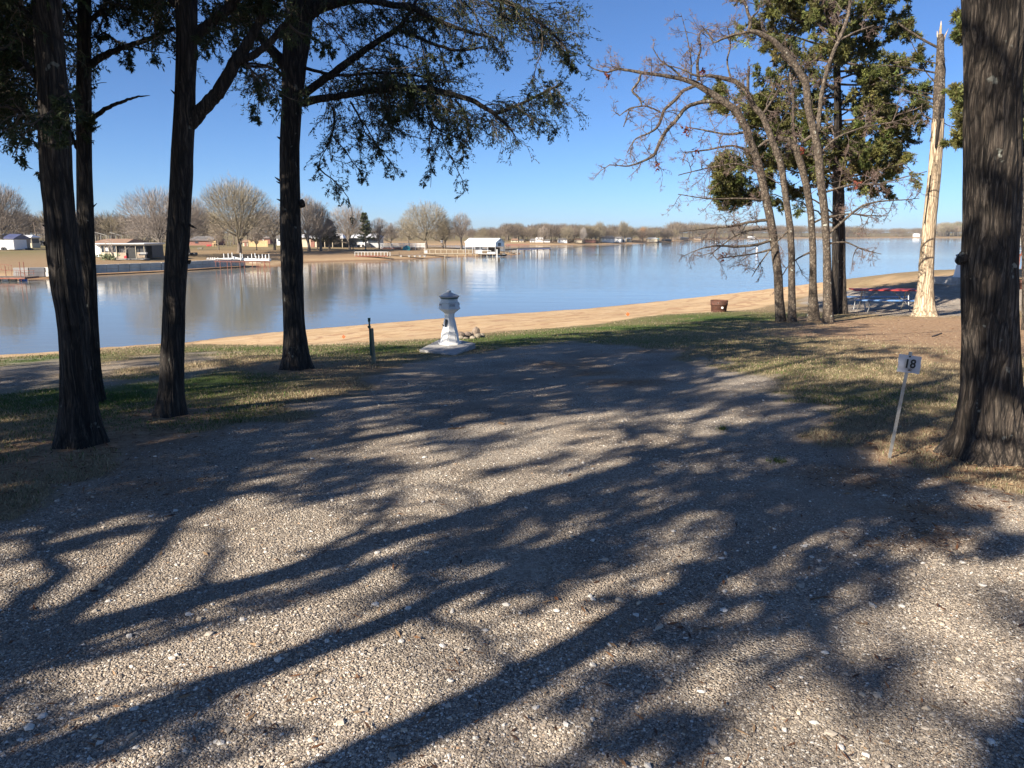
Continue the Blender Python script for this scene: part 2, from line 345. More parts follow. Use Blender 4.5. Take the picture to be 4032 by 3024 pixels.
# fallen needle heaps lying on the drive
for px, py, r in [(3330, 1860, .45), (3480, 1905, .5), (3600, 2010, .4), (2180, 1435, .5), (2330, 1470, .5), (2480, 1510, .5), (2550, 1380, .7), (560, 1920, .35), (3650, 2120, .3)]:
    c = hit(px, py); dirt = np.maximum(dirt, np.clip(1.0 - np.hypot((XX - c[0]) * .7, YY - c[1]) / r + 1.0 * (fbm(XX, YY, 3.5, N3) - .5), 0, .9))
gr = np.zeros(XX.shape)
crest = soft(sand_poly, .2, 0) * 0
for px, py, r, k in [(300, 1555, 1.4, 1), (480, 1545, 1.5, 1), (800, 1520, 1.4, .9), (620, 1640, 1.2, .8), (1400, 1375, 2.5, .8), (1000, 1375, 2.6, .7), (1900, 1345, 2.5, .9), (2200, 1320, 3., .9), (2500, 1290, 3.5, .9),
                     (2800, 1250, 3.5, 1), (3000, 1245, 2.6, .8), (200, 1415, 1.6, .9), (420, 1700, 1.0, .5), (2600, 1340, 3, .5), (3400, 1560, 1.2, .4), (820, 1345, 2.0, .8), (3050, 1450, 1.6, .35)]:
    c = hit(px, py); gr = np.maximum(gr, k * np.clip(1.2 - np.hypot(XX - c[0], YY - c[1]) / r, 0, 1))
gr = np.clip(gr * (.45 + 1.1 * fbm(XX, YY, .9, N2)), 0, 1)
farm = YY > 60
dpen = np.full(XX.shape, -1.); dpen[farm] = np.maximum(sdist(XX[farm], YY[farm], penin), sdist(XX[farm], YY[farm], farp))
sn = np.where(farm, np.clip(1.15 - dpen / (4.5 + 3 * (fbm(XX, YY, .06) - .5)), 0, 1), sn)
dirt = np.where(farm, .7 * np.clip(1.1 - dpen / 40, 0, 1) * np.clip(2.4 * (fbm(XX, YY, .05, N3) - .3), 0, 1), dirt)
gr = np.where(farm, np.clip(dpen / 60 - .3, 0, .55) * fbm(XX, YY, .08, N2), gr)
micro = np.where(near, .05 * (fbm(XX, YY, .8) - .5) + .02 * (fbm(XX, YY, 3.1, N2) - .5), 0)
micro += np.where((sn > .5) & near, .1 * (fbm(XX * .6 + YY * .8, YY - XX * .4, 1.1, N3) - .5), 0)
ZZ = ZZ + micro
def ground_z(x, y):
    x = np.atleast_1d(np.asarray(x, float)); y = np.atleast_1d(np.asarray(y, float))
    iy = np.clip(np.searchsorted(yy, y) - 1, 0, len(yy) - 2); fy = np.clip((y - yy[iy]) / (yy[iy + 1] - yy[iy]), 0, 1)
    def row(i):
        u = x / (yy[i] + 14.5); fu = (u - uu[0]) / (uu[1] - uu[0]); k = np.clip(np.floor(fu).astype(int), 0, len(uu) - 2); f = np.clip(fu - k, 0, 1)
        return ZZ[i, k] * (1 - f) + ZZ[i, k + 1] * f
    return row(iy) * (1 - fy) + row(iy + 1) * fy
def samp(F, x, y):
    iy = np.clip(np.searchsorted(yy, y), 0, len(yy) - 1); k = np.clip(np.round((x / (yy[iy] + 14.5) - uu[0]) / (uu[1] - uu[0])).astype(int), 0, len(uu) - 1); return F[iy, k]
def gz(p): return float(ground_z(p[0], p[1])[0])
g = Geo(); nr, nc = XX.shape
i = np.arange(nr - 1)[:, None] * nc; j = np.arange(nc - 1)[None]
g.add(np.stack([XX, YY, ZZ], -1).reshape(-1, 3), np.stack([i + j, i + j + 1, i + nc + j + 1, i + nc + j], -1).reshape(-1, 4))
m, nt, b = newmat('ground_cover'); b.inputs['Roughness'].default_value = .95; b.inputs['Specular IOR Level'].default_value = .15
def at(n): return nd(nt, 'ShaderNodeAttribute', attribute_name=n).outputs['Fac']
P = pos(nt)
vor = nd(nt, 'ShaderNodeTexVoronoi'); vor.inputs['Scale'].default_value = 105; lk(nt, P, vor.inputs['Vector'])
vor2 = nd(nt, 'ShaderNodeTexVoronoi'); vor2.inputs['Scale'].default_value = 52; lk(nt, P, vor2.inputs['Vector'])
sep = nd(nt, 'ShaderNodeSeparateColor'); lk(nt, vor.outputs['Color'], sep.inputs[0])
sep2 = nd(nt, 'ShaderNodeSeparateColor'); lk(nt, vor2.outputs['Color'], sep2.inputs[0])
gc = ramp(nt, sep.outputs[0], [(0., (0.235, 0.194, 0.154)), (.45, (0.395, 0.334, 0.267)), (.75, (0.525, 0.451, 0.363)), (.97, (0.721, 0.660, 0.562))])
gc2 = ramp(nt, sep2.outputs[1], [(0., (0.235, 0.194, 0.154)), (.5, (0.424, 0.352, 0.281)), (.85, (0.559, 0.487, 0.390)), (.97, (0.740, 0.678, 0.581))])
gc = mixc(nt, ramp(nt, noise(nt, P, 5, 3), [(.45, 0.), (.6, .8)]), gc, gc2)
gc = mixc(nt, ramp(nt, noise(nt, P, .9, 4), [(.47, 0.), (.62, .8)]), gc, (0.380, 0.312, 0.244))
gc = mixc(nt, 1.0, gc, ramp(nt, noise(nt, P, 1.1, 5, .65), [(.35, .72), (.65, 1.08)]), 'MULTIPLY')
# thatch / dormant grass
nf = noise(nt, P, 38, 5, .7); nm = noise(nt, P, 1.6, 4)
tc = ramp(nt, nf, [(.3, (.12, .085, .045)), (.5, (.27, .2, .11)), (.7, (.42, .33, .19))])
tc = mixc(nt, ramp(nt, nm, [(.4, 0.), (.65, .55)]), tc, (.2, .13, .075))
tc = mixc(nt, at('green'), tc, ramp(nt, nf, [(.3, (.03, .055, .012)), (.7, (.11, .16, .035))]))
dc = ramp(nt, noise(nt, P, 14, 6, .7), [(.3, (.17, .1, .06)), (.5, (.34, .22, .13)), (.72, (.5, .37, .24))])
c = mixc(nt, at('dirt'), tc, dc)
Ps = pos(nt, (.35, 1.6, 1), R(-18))
s1 = noise(nt, Ps, 1.6, 6, .6); s2 = noise(nt, P, 9, 5, .7)
scx = ramp(nt, s1, [(.3, (0.370, 0.238, 0.123)), (.5, (0.510, 0.361, 0.207)), (.68, (0.581, 0.440, 0.273))])
scx = mixc(nt, ramp(nt, s2, [(.5, 0.), (.72, .45)]), scx, (.38, .22, .12))
dz = nd(nt, 'ShaderNodeSeparateXYZ'); lk(nt, P, dz.inputs[0]); dn = nd(nt, 'ShaderNodeMath', operation='MULTIPLY_ADD'); lk(nt, noise(nt, P, .5, 3), dn.inputs[0]); dn.inputs[1].default_value = .35; lk(nt, dz.outputs[2], dn.inputs[2])
cz = nd(nt, 'ShaderNodeCombineXYZ'); lk(nt, dn.outputs[0], cz.inputs[2]); dl = noise(nt, cz.outputs[0], 9, 3, .6); scx = mixc(nt, ramp(nt, dl, [(.52, 0.), (.57, .75), (.63, .1)]), scx, (.33, .19, .11))
spk = noise(nt, P, 3.5, 6, .75); scx = mixc(nt, ramp(nt, spk, [(.62, 0.), (.68, .6)]), scx, (.22, .13, .08))
# wet strip just above the waterline
sx = nd(nt, 'ShaderNodeSeparateXYZ'); lk(nt, P, sx.inputs[0])
mr = nd(nt, 'ShaderNodeMapRange'); mr.inputs[1].default_value = WZ + .02; mr.inputs[2].default_value = WZ + .32; mr.inputs[3].default_value = .92; mr.inputs[4].default_value = 0; lk(nt, sx.outputs[2], mr.inputs[0])
scx = mixc(nt, mr.outputs[0], scx, (.2, .115, .065))
c = mixc(nt, at('sand'), c, scx)
c = mixc(nt, at('gravel'), c, gc)
c = mixc(nt, nd(nt, 'ShaderNodeMath', operation='MULTIPLY').outputs[0], c, c) if False else c
mu = nd(nt, 'ShaderNodeMath', operation='MULTIPLY'); lk(nt, at('gravel'), mu.inputs[0]); lk(nt, at('dirt'), mu.inputs[1])
c = mixc(nt, mu.outputs[0], c, dc)
lk(nt, c, b.inputs['Base Color'])
hb = nd(nt, 'ShaderNodeMath', operation='SUBTRACT'); hb.inputs[0].default_value = 1; lk(nt, vor.outputs['Distance'], hb.inputs[1])
hm = nd(nt, 'ShaderNodeMix'); lk(nt, at('gravel'), hm.inputs[0]); lk(nt, nf, hm.inputs[2]); lk(nt, hb.outputs[0], hm.inputs[3])
bump(nt, b, hm.outputs[0], 1.0, .016)
ground = mesh('ground', g, m, smooth=True, fattr={'gravel': gv.ravel(), 'sand': sn.ravel(), 'dirt': dirt.ravel(), 'green': gr.ravel()})
tag(ground, kind='structure')

# ---------------------------------------------------------------- water
g = Geo(); yw = np.concatenate([[8.], 10 * np.exp(np.arange(0, 60) * .1)]); uw = np.linspace(-1.6, 1.6, 30)
Yw, Uw = np.meshgrid(yw, uw, indexing='ij'); Xw = Uw * (Yw + 30); i = np.arange(len(yw) - 1)[:, None] * 30; j = np.arange(29)[None]
g.add(np.stack([Xw, Yw, Yw * 0 + WZ], -1).reshape(-1, 3), np.stack([i + j, i + j + 1, i + 31 + j, i + 30 + j], -1).reshape(-1, 4))
m, nt, b = newmat('lake_water'); b.inputs['Base Color'].default_value = (.16, .17, .15, 1); b.inputs['Roughness'].default_value = .03; b.inputs['IOR'].default_value = 1.33
P = pos(nt)
n1 = noise(nt, pos(nt, (.35, 1.8, 1), R(-20)), 2.2, 3, .5); n2 = noise(nt, pos(nt, (.12, .4, 1), R(-12)), 1.0, 3, .5)
ad = nd(nt, 'ShaderNodeMath', operation='MULTIPLY_ADD'); lk(nt, n2, ad.inputs[0]); ad.inputs[1].default_value = 2.2; lk(nt, n1, ad.inputs[2])
wind = ramp(nt, noise(nt, pos(nt, (.004, .022, 1), R(-4)), 1.0, 3), [(.4, .22), (.6, .6)])
# open-water breeze: rougher beyond ~190 m
sx = nd(nt, 'ShaderNodeSeparateXYZ'); lk(nt, P, sx.inputs[0])
mr = nd(nt, 'ShaderNodeMapRange'); mr.inputs[1].default_value = 190; mr.inputs[2].default_value = 260; mr.inputs[3].default_value = 0; mr.inputs[4].default_value = 1.0; lk(nt, sx.outputs[1], mr.inputs[0])
sm = nd(nt, 'ShaderNodeMath', operation='MULTIPLY_ADD'); lk(nt, mr.outputs[0], sm.inputs[0]); sm.inputs[1].default_value = .5; lk(nt, wind, sm.inputs[2])
bn = nd(nt, 'ShaderNodeBump'); bn.inputs['Distance'].default_value = .02; lk(nt, sm.outputs[0], bn.inputs['Strength']); lk(nt, ad.outputs[0], bn.inputs['Height']); lk(nt, bn.outputs[0], b.inputs['Normal'])
tag(mesh('lake_water', g, m), kind='structure')

# ---------------------------------------------------------------- loose stones and grass (uncountable ground cover)
ico = None
def icosa():
    t = (1 + 5 ** .5) / 2
    V = unit(np.array([(-1, t, 0), (1, t, 0), (-1, -t, 0), (1, -t, 0), (0, -1, t), (0, 1, t), (0, -1, -t), (0, 1, -t), (t, 0, -1), (t, 0, 1), (-t, 0, -1), (-t, 0, 1)], float))
    F = np.array([(0, 11, 5), (0, 5, 1), (0, 1, 7), (0, 7, 10), (0, 10, 11), (1, 5, 9), (5, 11, 4), (11, 10, 2), (10, 7, 6), (7, 1, 8), (3, 9, 4), (3, 4, 2), (3, 2, 6), (3, 6, 8), (3, 8, 9), (4, 9, 5), (2, 4, 11), (6, 2, 10), (8, 6, 7), (9, 8, 1)])
    return V, F
IV, IF = icosa()
def scatter_fan(n, y0, y1, p=1.0, pad=1.08):
    # points on the visible ground, uniform in image space-ish
    t = rng.random(n); y = 1 / ((1 / y0) * (1 - t) + (1 / y1) * t) if p else y0 + (y1 - y0) * t
    x = (rng.random(n) * 2 - 1) * .69 * pad * (y + .3); return x, y
x, y = scatter_fan(430000, 1.75, 10); k = samp(gv, x, y) * (1 - .75 * samp(dirt, x, y)) > rng.random(len(x)) * .95 + .04; 
k &= (fbm(x, y, 1.1, N3) + .3 * rng.random(len(x))) > .5
x, y = x[k], y[k]; n = len(x)
s = np.clip(np.exp(rng.normal(math.log(.0032), .36, n)), .0018, .0075) * (.85 + .075 * np.clip(y - 2, 0, 9)); big = rng.random(n) < .0012; s[big] = rng.uniform(.009, .016, big.sum())
sh = rng.uniform(.65, 1.25, (n, 1, 3)) * np.array((1.15, 1, .62)); jit = 1 + rng.normal(0, .2, (n, 12, 1))
a = rng.random(n) * 6.28; ca, sa = np.cos(a)[:, None], np.sin(a)[:, None]
V = IV[None] * jit * sh * s[:, None, None]; V = np.stack([V[..., 0] * ca - V[..., 1] * sa, V[..., 0] * sa + V[..., 1] * ca, V[..., 2]], -1)
V += np.stack([x, y, ground_z(x, y) + s * .28], -1)[:, None]
F = (IF[None] + (np.arange(n) * 12)[:, None, None]).reshape(-1, 3)
pal = np.array([(0.180, 0.149, 0.123), (0.306, 0.259, 0.209), (0.388, 0.329, 0.267), (0.451, 0.388, 0.313), (0.416, 0.338, 0.254), (0.542, 0.469, 0.382), (0.740, 0.694, 0.617), (0.615, 0.513, 0.382), (0.433, 0.290, 0.181)])
ci = rng.choice(len(pal), n, p=[.2, .2, .17, .13, .09, .08, .08, .035, .015]); cc = pal[ci] * rng.uniform(.8, 1.15, (n, 1)); cc *= (.7 + .6 * fbm(x, y, .9, N2))[:, None]; cc[big] = pal[rng.choice([3, 5, 6, 6, 7], big.sum())]
g = Geo(); g.tri(V.reshape(-1, 3), F, np.repeat(cc, 12, 0)); gst = mesh('loose_gravel', g, MT['pebble']); tag(gst, 'loose pale and grey pebbles strewn over the gravel drive', None, None, 'stuff')

def blades(x, y, h, w, cols, lean=.5):
    n = len(x); a = rng.random(n) * 6.28; d = np.stack([np.cos(a), np.sin(a), a * 0], -1); l = rng.normal(0, lean, (n, 2))
    b0 = np.stack([x, y, ground_z(x, y) - .004], -1); tip = b0 + np.stack([l[:, 0], l[:, 1], np.ones(n)], -1) * h[:, None]
    mid = b0 + np.stack([l[:, 0] * .35, l[:, 1] * .35, np.ones(n) * .55], -1) * h[:, None]
    V = np.stack([b0 - d * w[:, None], b0 + d * w[:, None], mid + d * w[:, None] * .7, mid - d * w[:, None] * .7, tip], 1)
    k = (np.arange(n) * 5)[:, None]
    g = Geo(); g.add(V.reshape(-1, 3), np.array([[0, 1, 2, 3]]) + k, np.repeat(cols, 5, 0)); g.F.append(np.array([[3, 2, 4]]) + k); return g
x, y = scatter_fan(520000, 3.6, 34); mg = np.maximum(samp(gv, x, y), samp(sn, x, y)); dd = samp(dirt, x, y); tuft = fbm(x, y, 2.6, N2)
k = (mg < .35 * rng.random(len(x)) + .05) & (rng.random(len(x)) > dd * .93) & (tuft + .3 * rng.random(len(x)) > .5)
x, y = x[k], y[k]; n = len(x); gg = np.clip(samp(gr, x, y) + rng.normal(0, .12, n), 0, 1)
h = rng.uniform(.01, .036, n) * (.6 + .9 * tuft[k]); w = rng.uniform(.0012, .0024, n) * (1 + y / 7)
tan = np.array((.43, .35, .22)) * rng.uniform(.55, 1.15, (n, 1)); grn = np.array((.09, .15, .03)) * rng.uniform(.6, 1.4, (n, 1))
isg = (rng.random(n) < gg * 1.1)[:, None]
tag(mesh('short_grass', blades(x, y, h, w, np.where(isg, grn, tan)), MT['grass']), 'short dormant tan grass with green patches beside the drive', None, None, 'stuff')

# fallen needles, leaf scraps and twiglets
x, y = scatter_fan(90000, 1.8, 26); dd = samp(dirt, x, y); mg = samp(gv, x, y); wq = np.where(mg > .5, .012 + .7 * dd, .12 + .6 * dd) * (samp(sn, x, y) < .3); k = rng.random(len(x)) < wq * (.35 + fbm(x, y, 1.7, N1)); x, y = x[k], y[k]; n = len(x)
a = rng.random(n) * 6.28; L_ = rng.uniform(.008, .03, n) * (1 + y / 16); W_ = rng.uniform(.0012, .005, n) * (1 + y / 12); d = np.stack([np.cos(a), np.sin(a), rng.normal(0, .12, n)], -1); q = np.stack([-np.sin(a), np.cos(a), rng.normal(0, .3, n)], -1); c0 = np.stack([x, y, ground_z(x, y) + rng.uniform(.004, .016, n)], -1)
V = np.stack([c0 - d * L_[:, None], c0 + q * W_[:, None], c0 + d * L_[:, None], c0 - q * W_[:, None]], 1); lc = np.array([(.2, .09, .04), (.3, .16, .08), (.12, .06, .035), (.42, .28, .16)])[rng.integers(0, 4, n)] * rng.uniform(.7, 1.2, (n, 1))
g = Geo(); g.add(V.reshape(-1, 3), np.arange(n * 4).reshape(-1, 4), np.repeat(lc, 4, 0)); tag(mesh('leaf_litter', g, MT['grass']), 'scattered brown needles and leaf scraps under the trees', None, None, 'stuff')
# ---------------------------------------------------------------- branching helpers (vectorised)
def grow(S, Dr, L, r0, steps=6, wig=.25, trop=(0, 0, 0), taper=.25):
    # S,Dr (n,3); L,r0 (n,) -> points (n,steps+1,3), radii
    n = len(S); P = np.zeros((n, steps + 1, 3)); P[:, 0] = S; d = unit(Dr); st = (L / steps)[:, None]; tr = np.asarray(trop, float)
    for k in range(steps):
        d = unit(d + rng.normal(0, wig, (n, 3)) + tr); P[:, k + 1] = P[:, k] + d * st
    rad = r0[:, None] * (1 - (1 - taper) * np.linspace(0, 1, steps + 1)[None] ** .8)
    return P, rad
def tubes(g, P, rad, n=4, c=None):
    N, K, _ = P.shape; T = unit(np.gradient(P, axis=1)); ref = np.where(np.abs(T[:, :1, 2:3]) < .9, np.array([[[0, 0, 1.]]]), np.array([[[1., 0, 0]]]))
    u = unit(np.cross(T, np.broadcast_to(ref, T.shape))); w = np.cross(T, u); th = np.linspace(0, 2 * math.pi, n, endpoint=False)
    V = P[:, :, None] + rad[:, :, None, None] * (np.cos(th)[None, None, :, None] * u[:, :, None] + np.sin(th)[None, None, :, None] * w[:, :, None])
    i = np.arange(K - 1)[:, None] * n; j = np.arange(n)[None]; k = (j + 1) % n
    F = np.stack([i + j, i + k, i + n + k, i + n + j], -1).reshape(1, -1, 4) + (np.arange(N) * K * n)[:, None, None]
    g.add(V.reshape(-1, 3), F.reshape(-1, 4), None if c is None else np.repeat(np.broadcast_to(c, (N, 3)), K * n, 0)); return g
def spawn(P, rad, m, ang=(.5, 1.1), t0=.15, t1=1., lr=(.4, .7), L=None, rr=.6, bias=None, bw=0.):
    # m children along each path
    N, K, _ = P.shape; t = rng.uniform(t0, t1, (N, m)) * (K - 1); i = np.minimum(t.astype(int), K - 2); f = (t - i)[..., None]
    a = np.arange(N)[:, None]; S = P[a, i] * (1 - f) + P[a, i + 1] * f; T = unit(P[a, i + 1] - P[a, i]); r = rad[a, i] * rr
    rnd = unit(rng.normal(0, 1, S.shape)); perp = unit(rnd - T * (rnd * T).sum(-1, keepdims=True)); an = rng.uniform(*ang, (N, m))[..., None]
    D = T * np.cos(an) + perp * np.sin(an)
    if bias is not None: D = unit(D + np.asarray(bias) * bw)
    pl = np.linalg.norm(np.diff(P, axis=1), axis=-1).sum(1) if L is None else L
    LL = rng.uniform(*lr, (N, m)) * pl[:, None] * (1 - .45 * t / (K - 1))
    return S.reshape(-1, 3), D.reshape(-1, 3), LL.ravel(), r.ravel()
def resample(P, R_, n):
    P = np.asarray(P, float); d = np.concatenate([[0], np.cumsum(np.linalg.norm(np.diff(P, axis=0), axis=1))]); t = np.linspace(0, d[-1], n)
    # smooth interpolation (Catmull-like through linear + blur)
    Q = np.stack([np.interp(t, d, P[:, k]) for k in range(3)], -1); rr = np.interp(t, d, R_)
    for _ in range(2): Q[1:-1] = .25 * Q[:-2] + .5 * Q[1:-1] + .25 * Q[2:]
    return Q, rr
def leaves(g, P, m, L, W, c, spread=.8, cvar=.3, droop=0.):
    # m thin leaflets along each path
    N, K, _ = P.shape; t = rng.uniform(.1, 1, (N, m)) * (K - 1); i = np.minimum(t.astype(int), K - 2); f = (t - i)[..., None]; a = np.arange(N)[:, None]
    S = P[a, i] * (1 - f) + P[a, i + 1] * f; T = unit(P[a, i + 1] - P[a, i]); D = unit(T + rng.normal(0, spread, S.shape) + np.array((0, 0, -droop)))
    S = S.reshape(-1, 3); D = D.reshape(-1, 3); n = len(S); l = (L * rng.uniform(.6, 1.4, n))[:, None]; w = (W * rng.uniform(.6, 1.3, n))[:, None]
    q = unit(np.cross(D, rng.normal(0, 1, (n, 3))))
    V = np.stack([S - q * w * .35, S + D * l * .45 + q * w, S + D * l, S + D * l * .5 - q * w], 1)
    c = np.asarray(c, float); cc = (c if c.ndim == 2 else np.broadcast_to(c, (N, 3))); cc = np.repeat(cc, m, 0) * (1 + rng.uniform(-cvar, cvar, (n, 1)))
    g.add(V.reshape(-1, 3), np.arange(n * 4).reshape(-1, 4), np.repeat(cc, 4, 0)); return g
BN = VN(11, 128)
def barkwarp(k, amp, seed=0, flare=.0, lobes=5, twist=.6, LT=3.):
    def f(th, t, i):
        th = th + twist * t + seed
        a = BN(th / (2 * math.pi) * k + 64 * 0, t * 14 + seed) * (1)
        # periodic in theta because k is an integer multiple wrapped by the table
        b1_ = BN((th % (2 * math.pi)) / (2 * math.pi) * k, t * LT * .9 + seed * 3); a = .6 * (1 - np.abs(2 * b1_ - 1)) + .4 * BN((th % (2 * math.pi)) / (2 * math.pi) * k * 2, t * LT * 3.5 + seed)
        hh_ = t * LT; fl = flare * math.exp(-hh_ / .19) * (1 + .5 * np.sin(lobes * th + seed)) + flare * .22 * math.exp(-hh_ / .6); amp_k = min(1, LT / 6)
        return 1 + amp * (a - .5) * 2 + fl + .05 * np.sin(2 * th + 5 * t + seed)
    return f

def px_path(pts, D, base=None):
    # pts: (px,py,radius_px[,depth offset]) -> world points/radii at real depth D (metres)
    P, Rr = [], []
    for q in pts:
        d = D + (q[3] if len(q) > 3 else 0); P.append(A(q[0], q[1], d)); uu_ = (q[0] - 2016) / FPX; Rr.append(q[2] * d / FPX / math.sqrt(1 + uu_ * uu_) / (1 + q[2] / FPX))
    return np.array(P), np.array(Rr)
def trunk_mesh(parent, org, pts, D, mat, n=28, m=90, k=16, amp=.07, flare=.6, seed=0, lobes=5, name='trunk', ground=True):
    P, Rr = px_path(pts, D)
    if ground: P[0, 2] = gz(P[0]) - .12
    Q, rr = resample(P, Rr, m); g = Geo(); LT = np.linalg.norm(np.diff(Q, axis=0), axis=1).sum(); g.tube(Q, rr, n, warp=barkwarp(k, amp, seed, flare, lobes, LT=LT))
    return mesh(name, g, mat, parent, smooth=True, origin=org), Q, rr
def limb_mesh(parent, org, pts, D, mat, n=10, wig=.0, name='limb', m=None):
    P, Rr = px_path(pts, D); m = m or max(8, len(P) * 4); Q, rr = resample(P, Rr, m)
    Q[1:-1] += rng.normal(0, 1, (m - 2, 3)) * np.minimum(rr[1:-1, None] * .12, .004)
    g = Geo(); g.tube(Q, rr, n, warp=barkwarp(8, .1, rng.random() * 9)); mesh(name, g, mat, parent, smooth=True, origin=org); return Q, rr
LEAF = np.array((.038, .055, .018)); LEAF_SUN = np.array((.16, .165, .045)); TWIGC = np.array((.13, .1, .075))  # same cedar foliage: darkened for shaded silhouettes, brightened where the sun hits
def cedar_sprays(gl, gt, S, Dr, L, r, leafL=.05, leafW=.008, m1=5, m2=11, c=LEAF, droop=.12, tw=3, w1=.28):
    """short side shoots with scale-leaf sprays; S: starts"""
    P, rd = grow(S, Dr, L, r, 5, w1, (0, 0, -droop)); tubes(gt, P, rd, tw, TWIGC)
    if m1:
        s2, d2, l2, r2 = spawn(P, rd, m1, (.4, 1.0), .15, 1, (.3, .65)); P2, rd2 = grow(s2, d2, l2, r2, 3, .3, (0, 0, -droop * 1.6)); tubes(gt, P2, rd2, 3, TWIGC)
        cc = np.repeat(np.broadcast_to(c, (len(S), 3)), m1, 0) * rng.uniform(.65, 1.35, (len(S) * m1, 1))
        leaves(gl, P2, m2, leafL, leafW, cc, .65, .35, droop)
    leaves(gl, P, m2, leafL, leafW, c, .8, .35, droop)
def along(Q, rr, n, t0=.1, t1=1, out=.9, up=.0, L=(.4, .9), down=.2):
    """n shoot starts scattered along a limb"""
    t = rng.uniform(t0, t1, n) * (len(Q) - 1); i = np.minimum(t.astype(int), len(Q) - 2); f = (t - i)[:, None]; S = Q[i] * (1 - f) + Q[i + 1] * f
    T = unit(Q[i + 1] - Q[i]); rnd = unit(rng.normal(0, 1, S.shape)); pr = unit(rnd - T * (rnd * T).sum(-1, keepdims=True))
    D = unit(T * rng.uniform(.1, .9, (n, 1)) + pr * out + np.array((0, 0, up - down))); ln = rng.uniform(*L, n) * (1.15 - .5 * t / (len(Q) - 1))
    return S, D, ln
def finish(parent, org, gl, gt, leafname='foliage', twname='twigs'):
    if gl is not None and gl.n: mesh(leafname, gl, MT['leaf'], parent, origin=org)
    if gt is not None and gt.n: mesh(twname, gt, MT['twig'], parent, origin=org)
def region(D, regs, axis_px, jd=1.2, n_up=0, L=(.4, .8)):
    """shoot starts filling crown masses: regs (cx,cy,rx,ry,n); pointing away from the trunk axis"""
    S = []; 
    for cx, cy, rx, ry, n in regs:
        a = rng.random(n) * 6.283; q = np.sqrt(rng.random(n)); 
        for k in range(n): S.append(A(cx + math.cos(a[k]) * rx * q[k], cy + math.sin(a[k]) * ry * q[k], D + rng.normal(0, jd)))
    S = np.array(S); ax = A(axis_px, 1200, D)[:2]; o = S[:, :2] - ax; Dr = unit(np.hstack([o, np.full((len(S), 1), .1)]) + rng.normal(0, .5, (len(S), 3)))
    return S, Dr, rng.uniform(*L, len(S))
def base_at(px, py): p = hit(px, py); p[2] = gz(p); return p

# ================================================================ the big cedar on the right, beside the number sign
o = base_at(3900, 1800); D = o[1]
t = thing('cedar_tree', o, 'thickest tree trunk, weathered grey cedar with flared roots right of the number 18 sign', 'tree', 'cedars round the gravel drive')
tr, Q, rr = trunk_mesh(t, o, [(3905, 1815, 118), (3905, 1700, 117), (3905, 1550, 113), (3903, 1380, 110), (3897, 1200, 108), (3897, 1050, 108), (3905, 860, 107), (3908, 600, 106), (3911, 330, 103), (3910, 100, 110), (3912, -60, 112), (3905, -500, 92), (3890, -1400, 70), (3870, -2600, 40)],
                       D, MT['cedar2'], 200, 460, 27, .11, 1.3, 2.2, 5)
g = Geo(); P_, R_ = px_path([(3800, 1010, 30), (3782, 1025, 24), (3768, 1035, 12)], D); g.tube(P_, R_, 14, warp=barkwarp(8, .12, 2)); mesh('knot', g, MT['cedar2'], t, True, o)
gl, gt = Geo(), Geo()
for (zz, az, ln) in [(4.3, 200, 2.2), (4.6, 40, 2.4), (5.0, 120, 2.2), (5.2, 300, 2.2), (5.6, 250, 2.0), (6, 10, 2.0), (6.4, 160, 1.8), (7, 80, 1.6)]:
    k = int(np.argmin(abs(Q[:, 2] - zz))); d = np.array((math.cos(R(az)), math.sin(R(az)), .15)); P1, r1 = grow(Q[k][None], d[None], np.array([ln]), np.array([.045]), 10, .12)
    g = Geo(); g.tube(P1[0], r1[0], 8); mesh('limb', g, MT['cedar2'], t, True, o); S, Dv, L_ = along(P1[0], r1[0], 34, .15); cedar_sprays(gl, gt, S, Dv, L_, np.full(len(S), .008), m2=8)
finish(t, o, gl, gt)

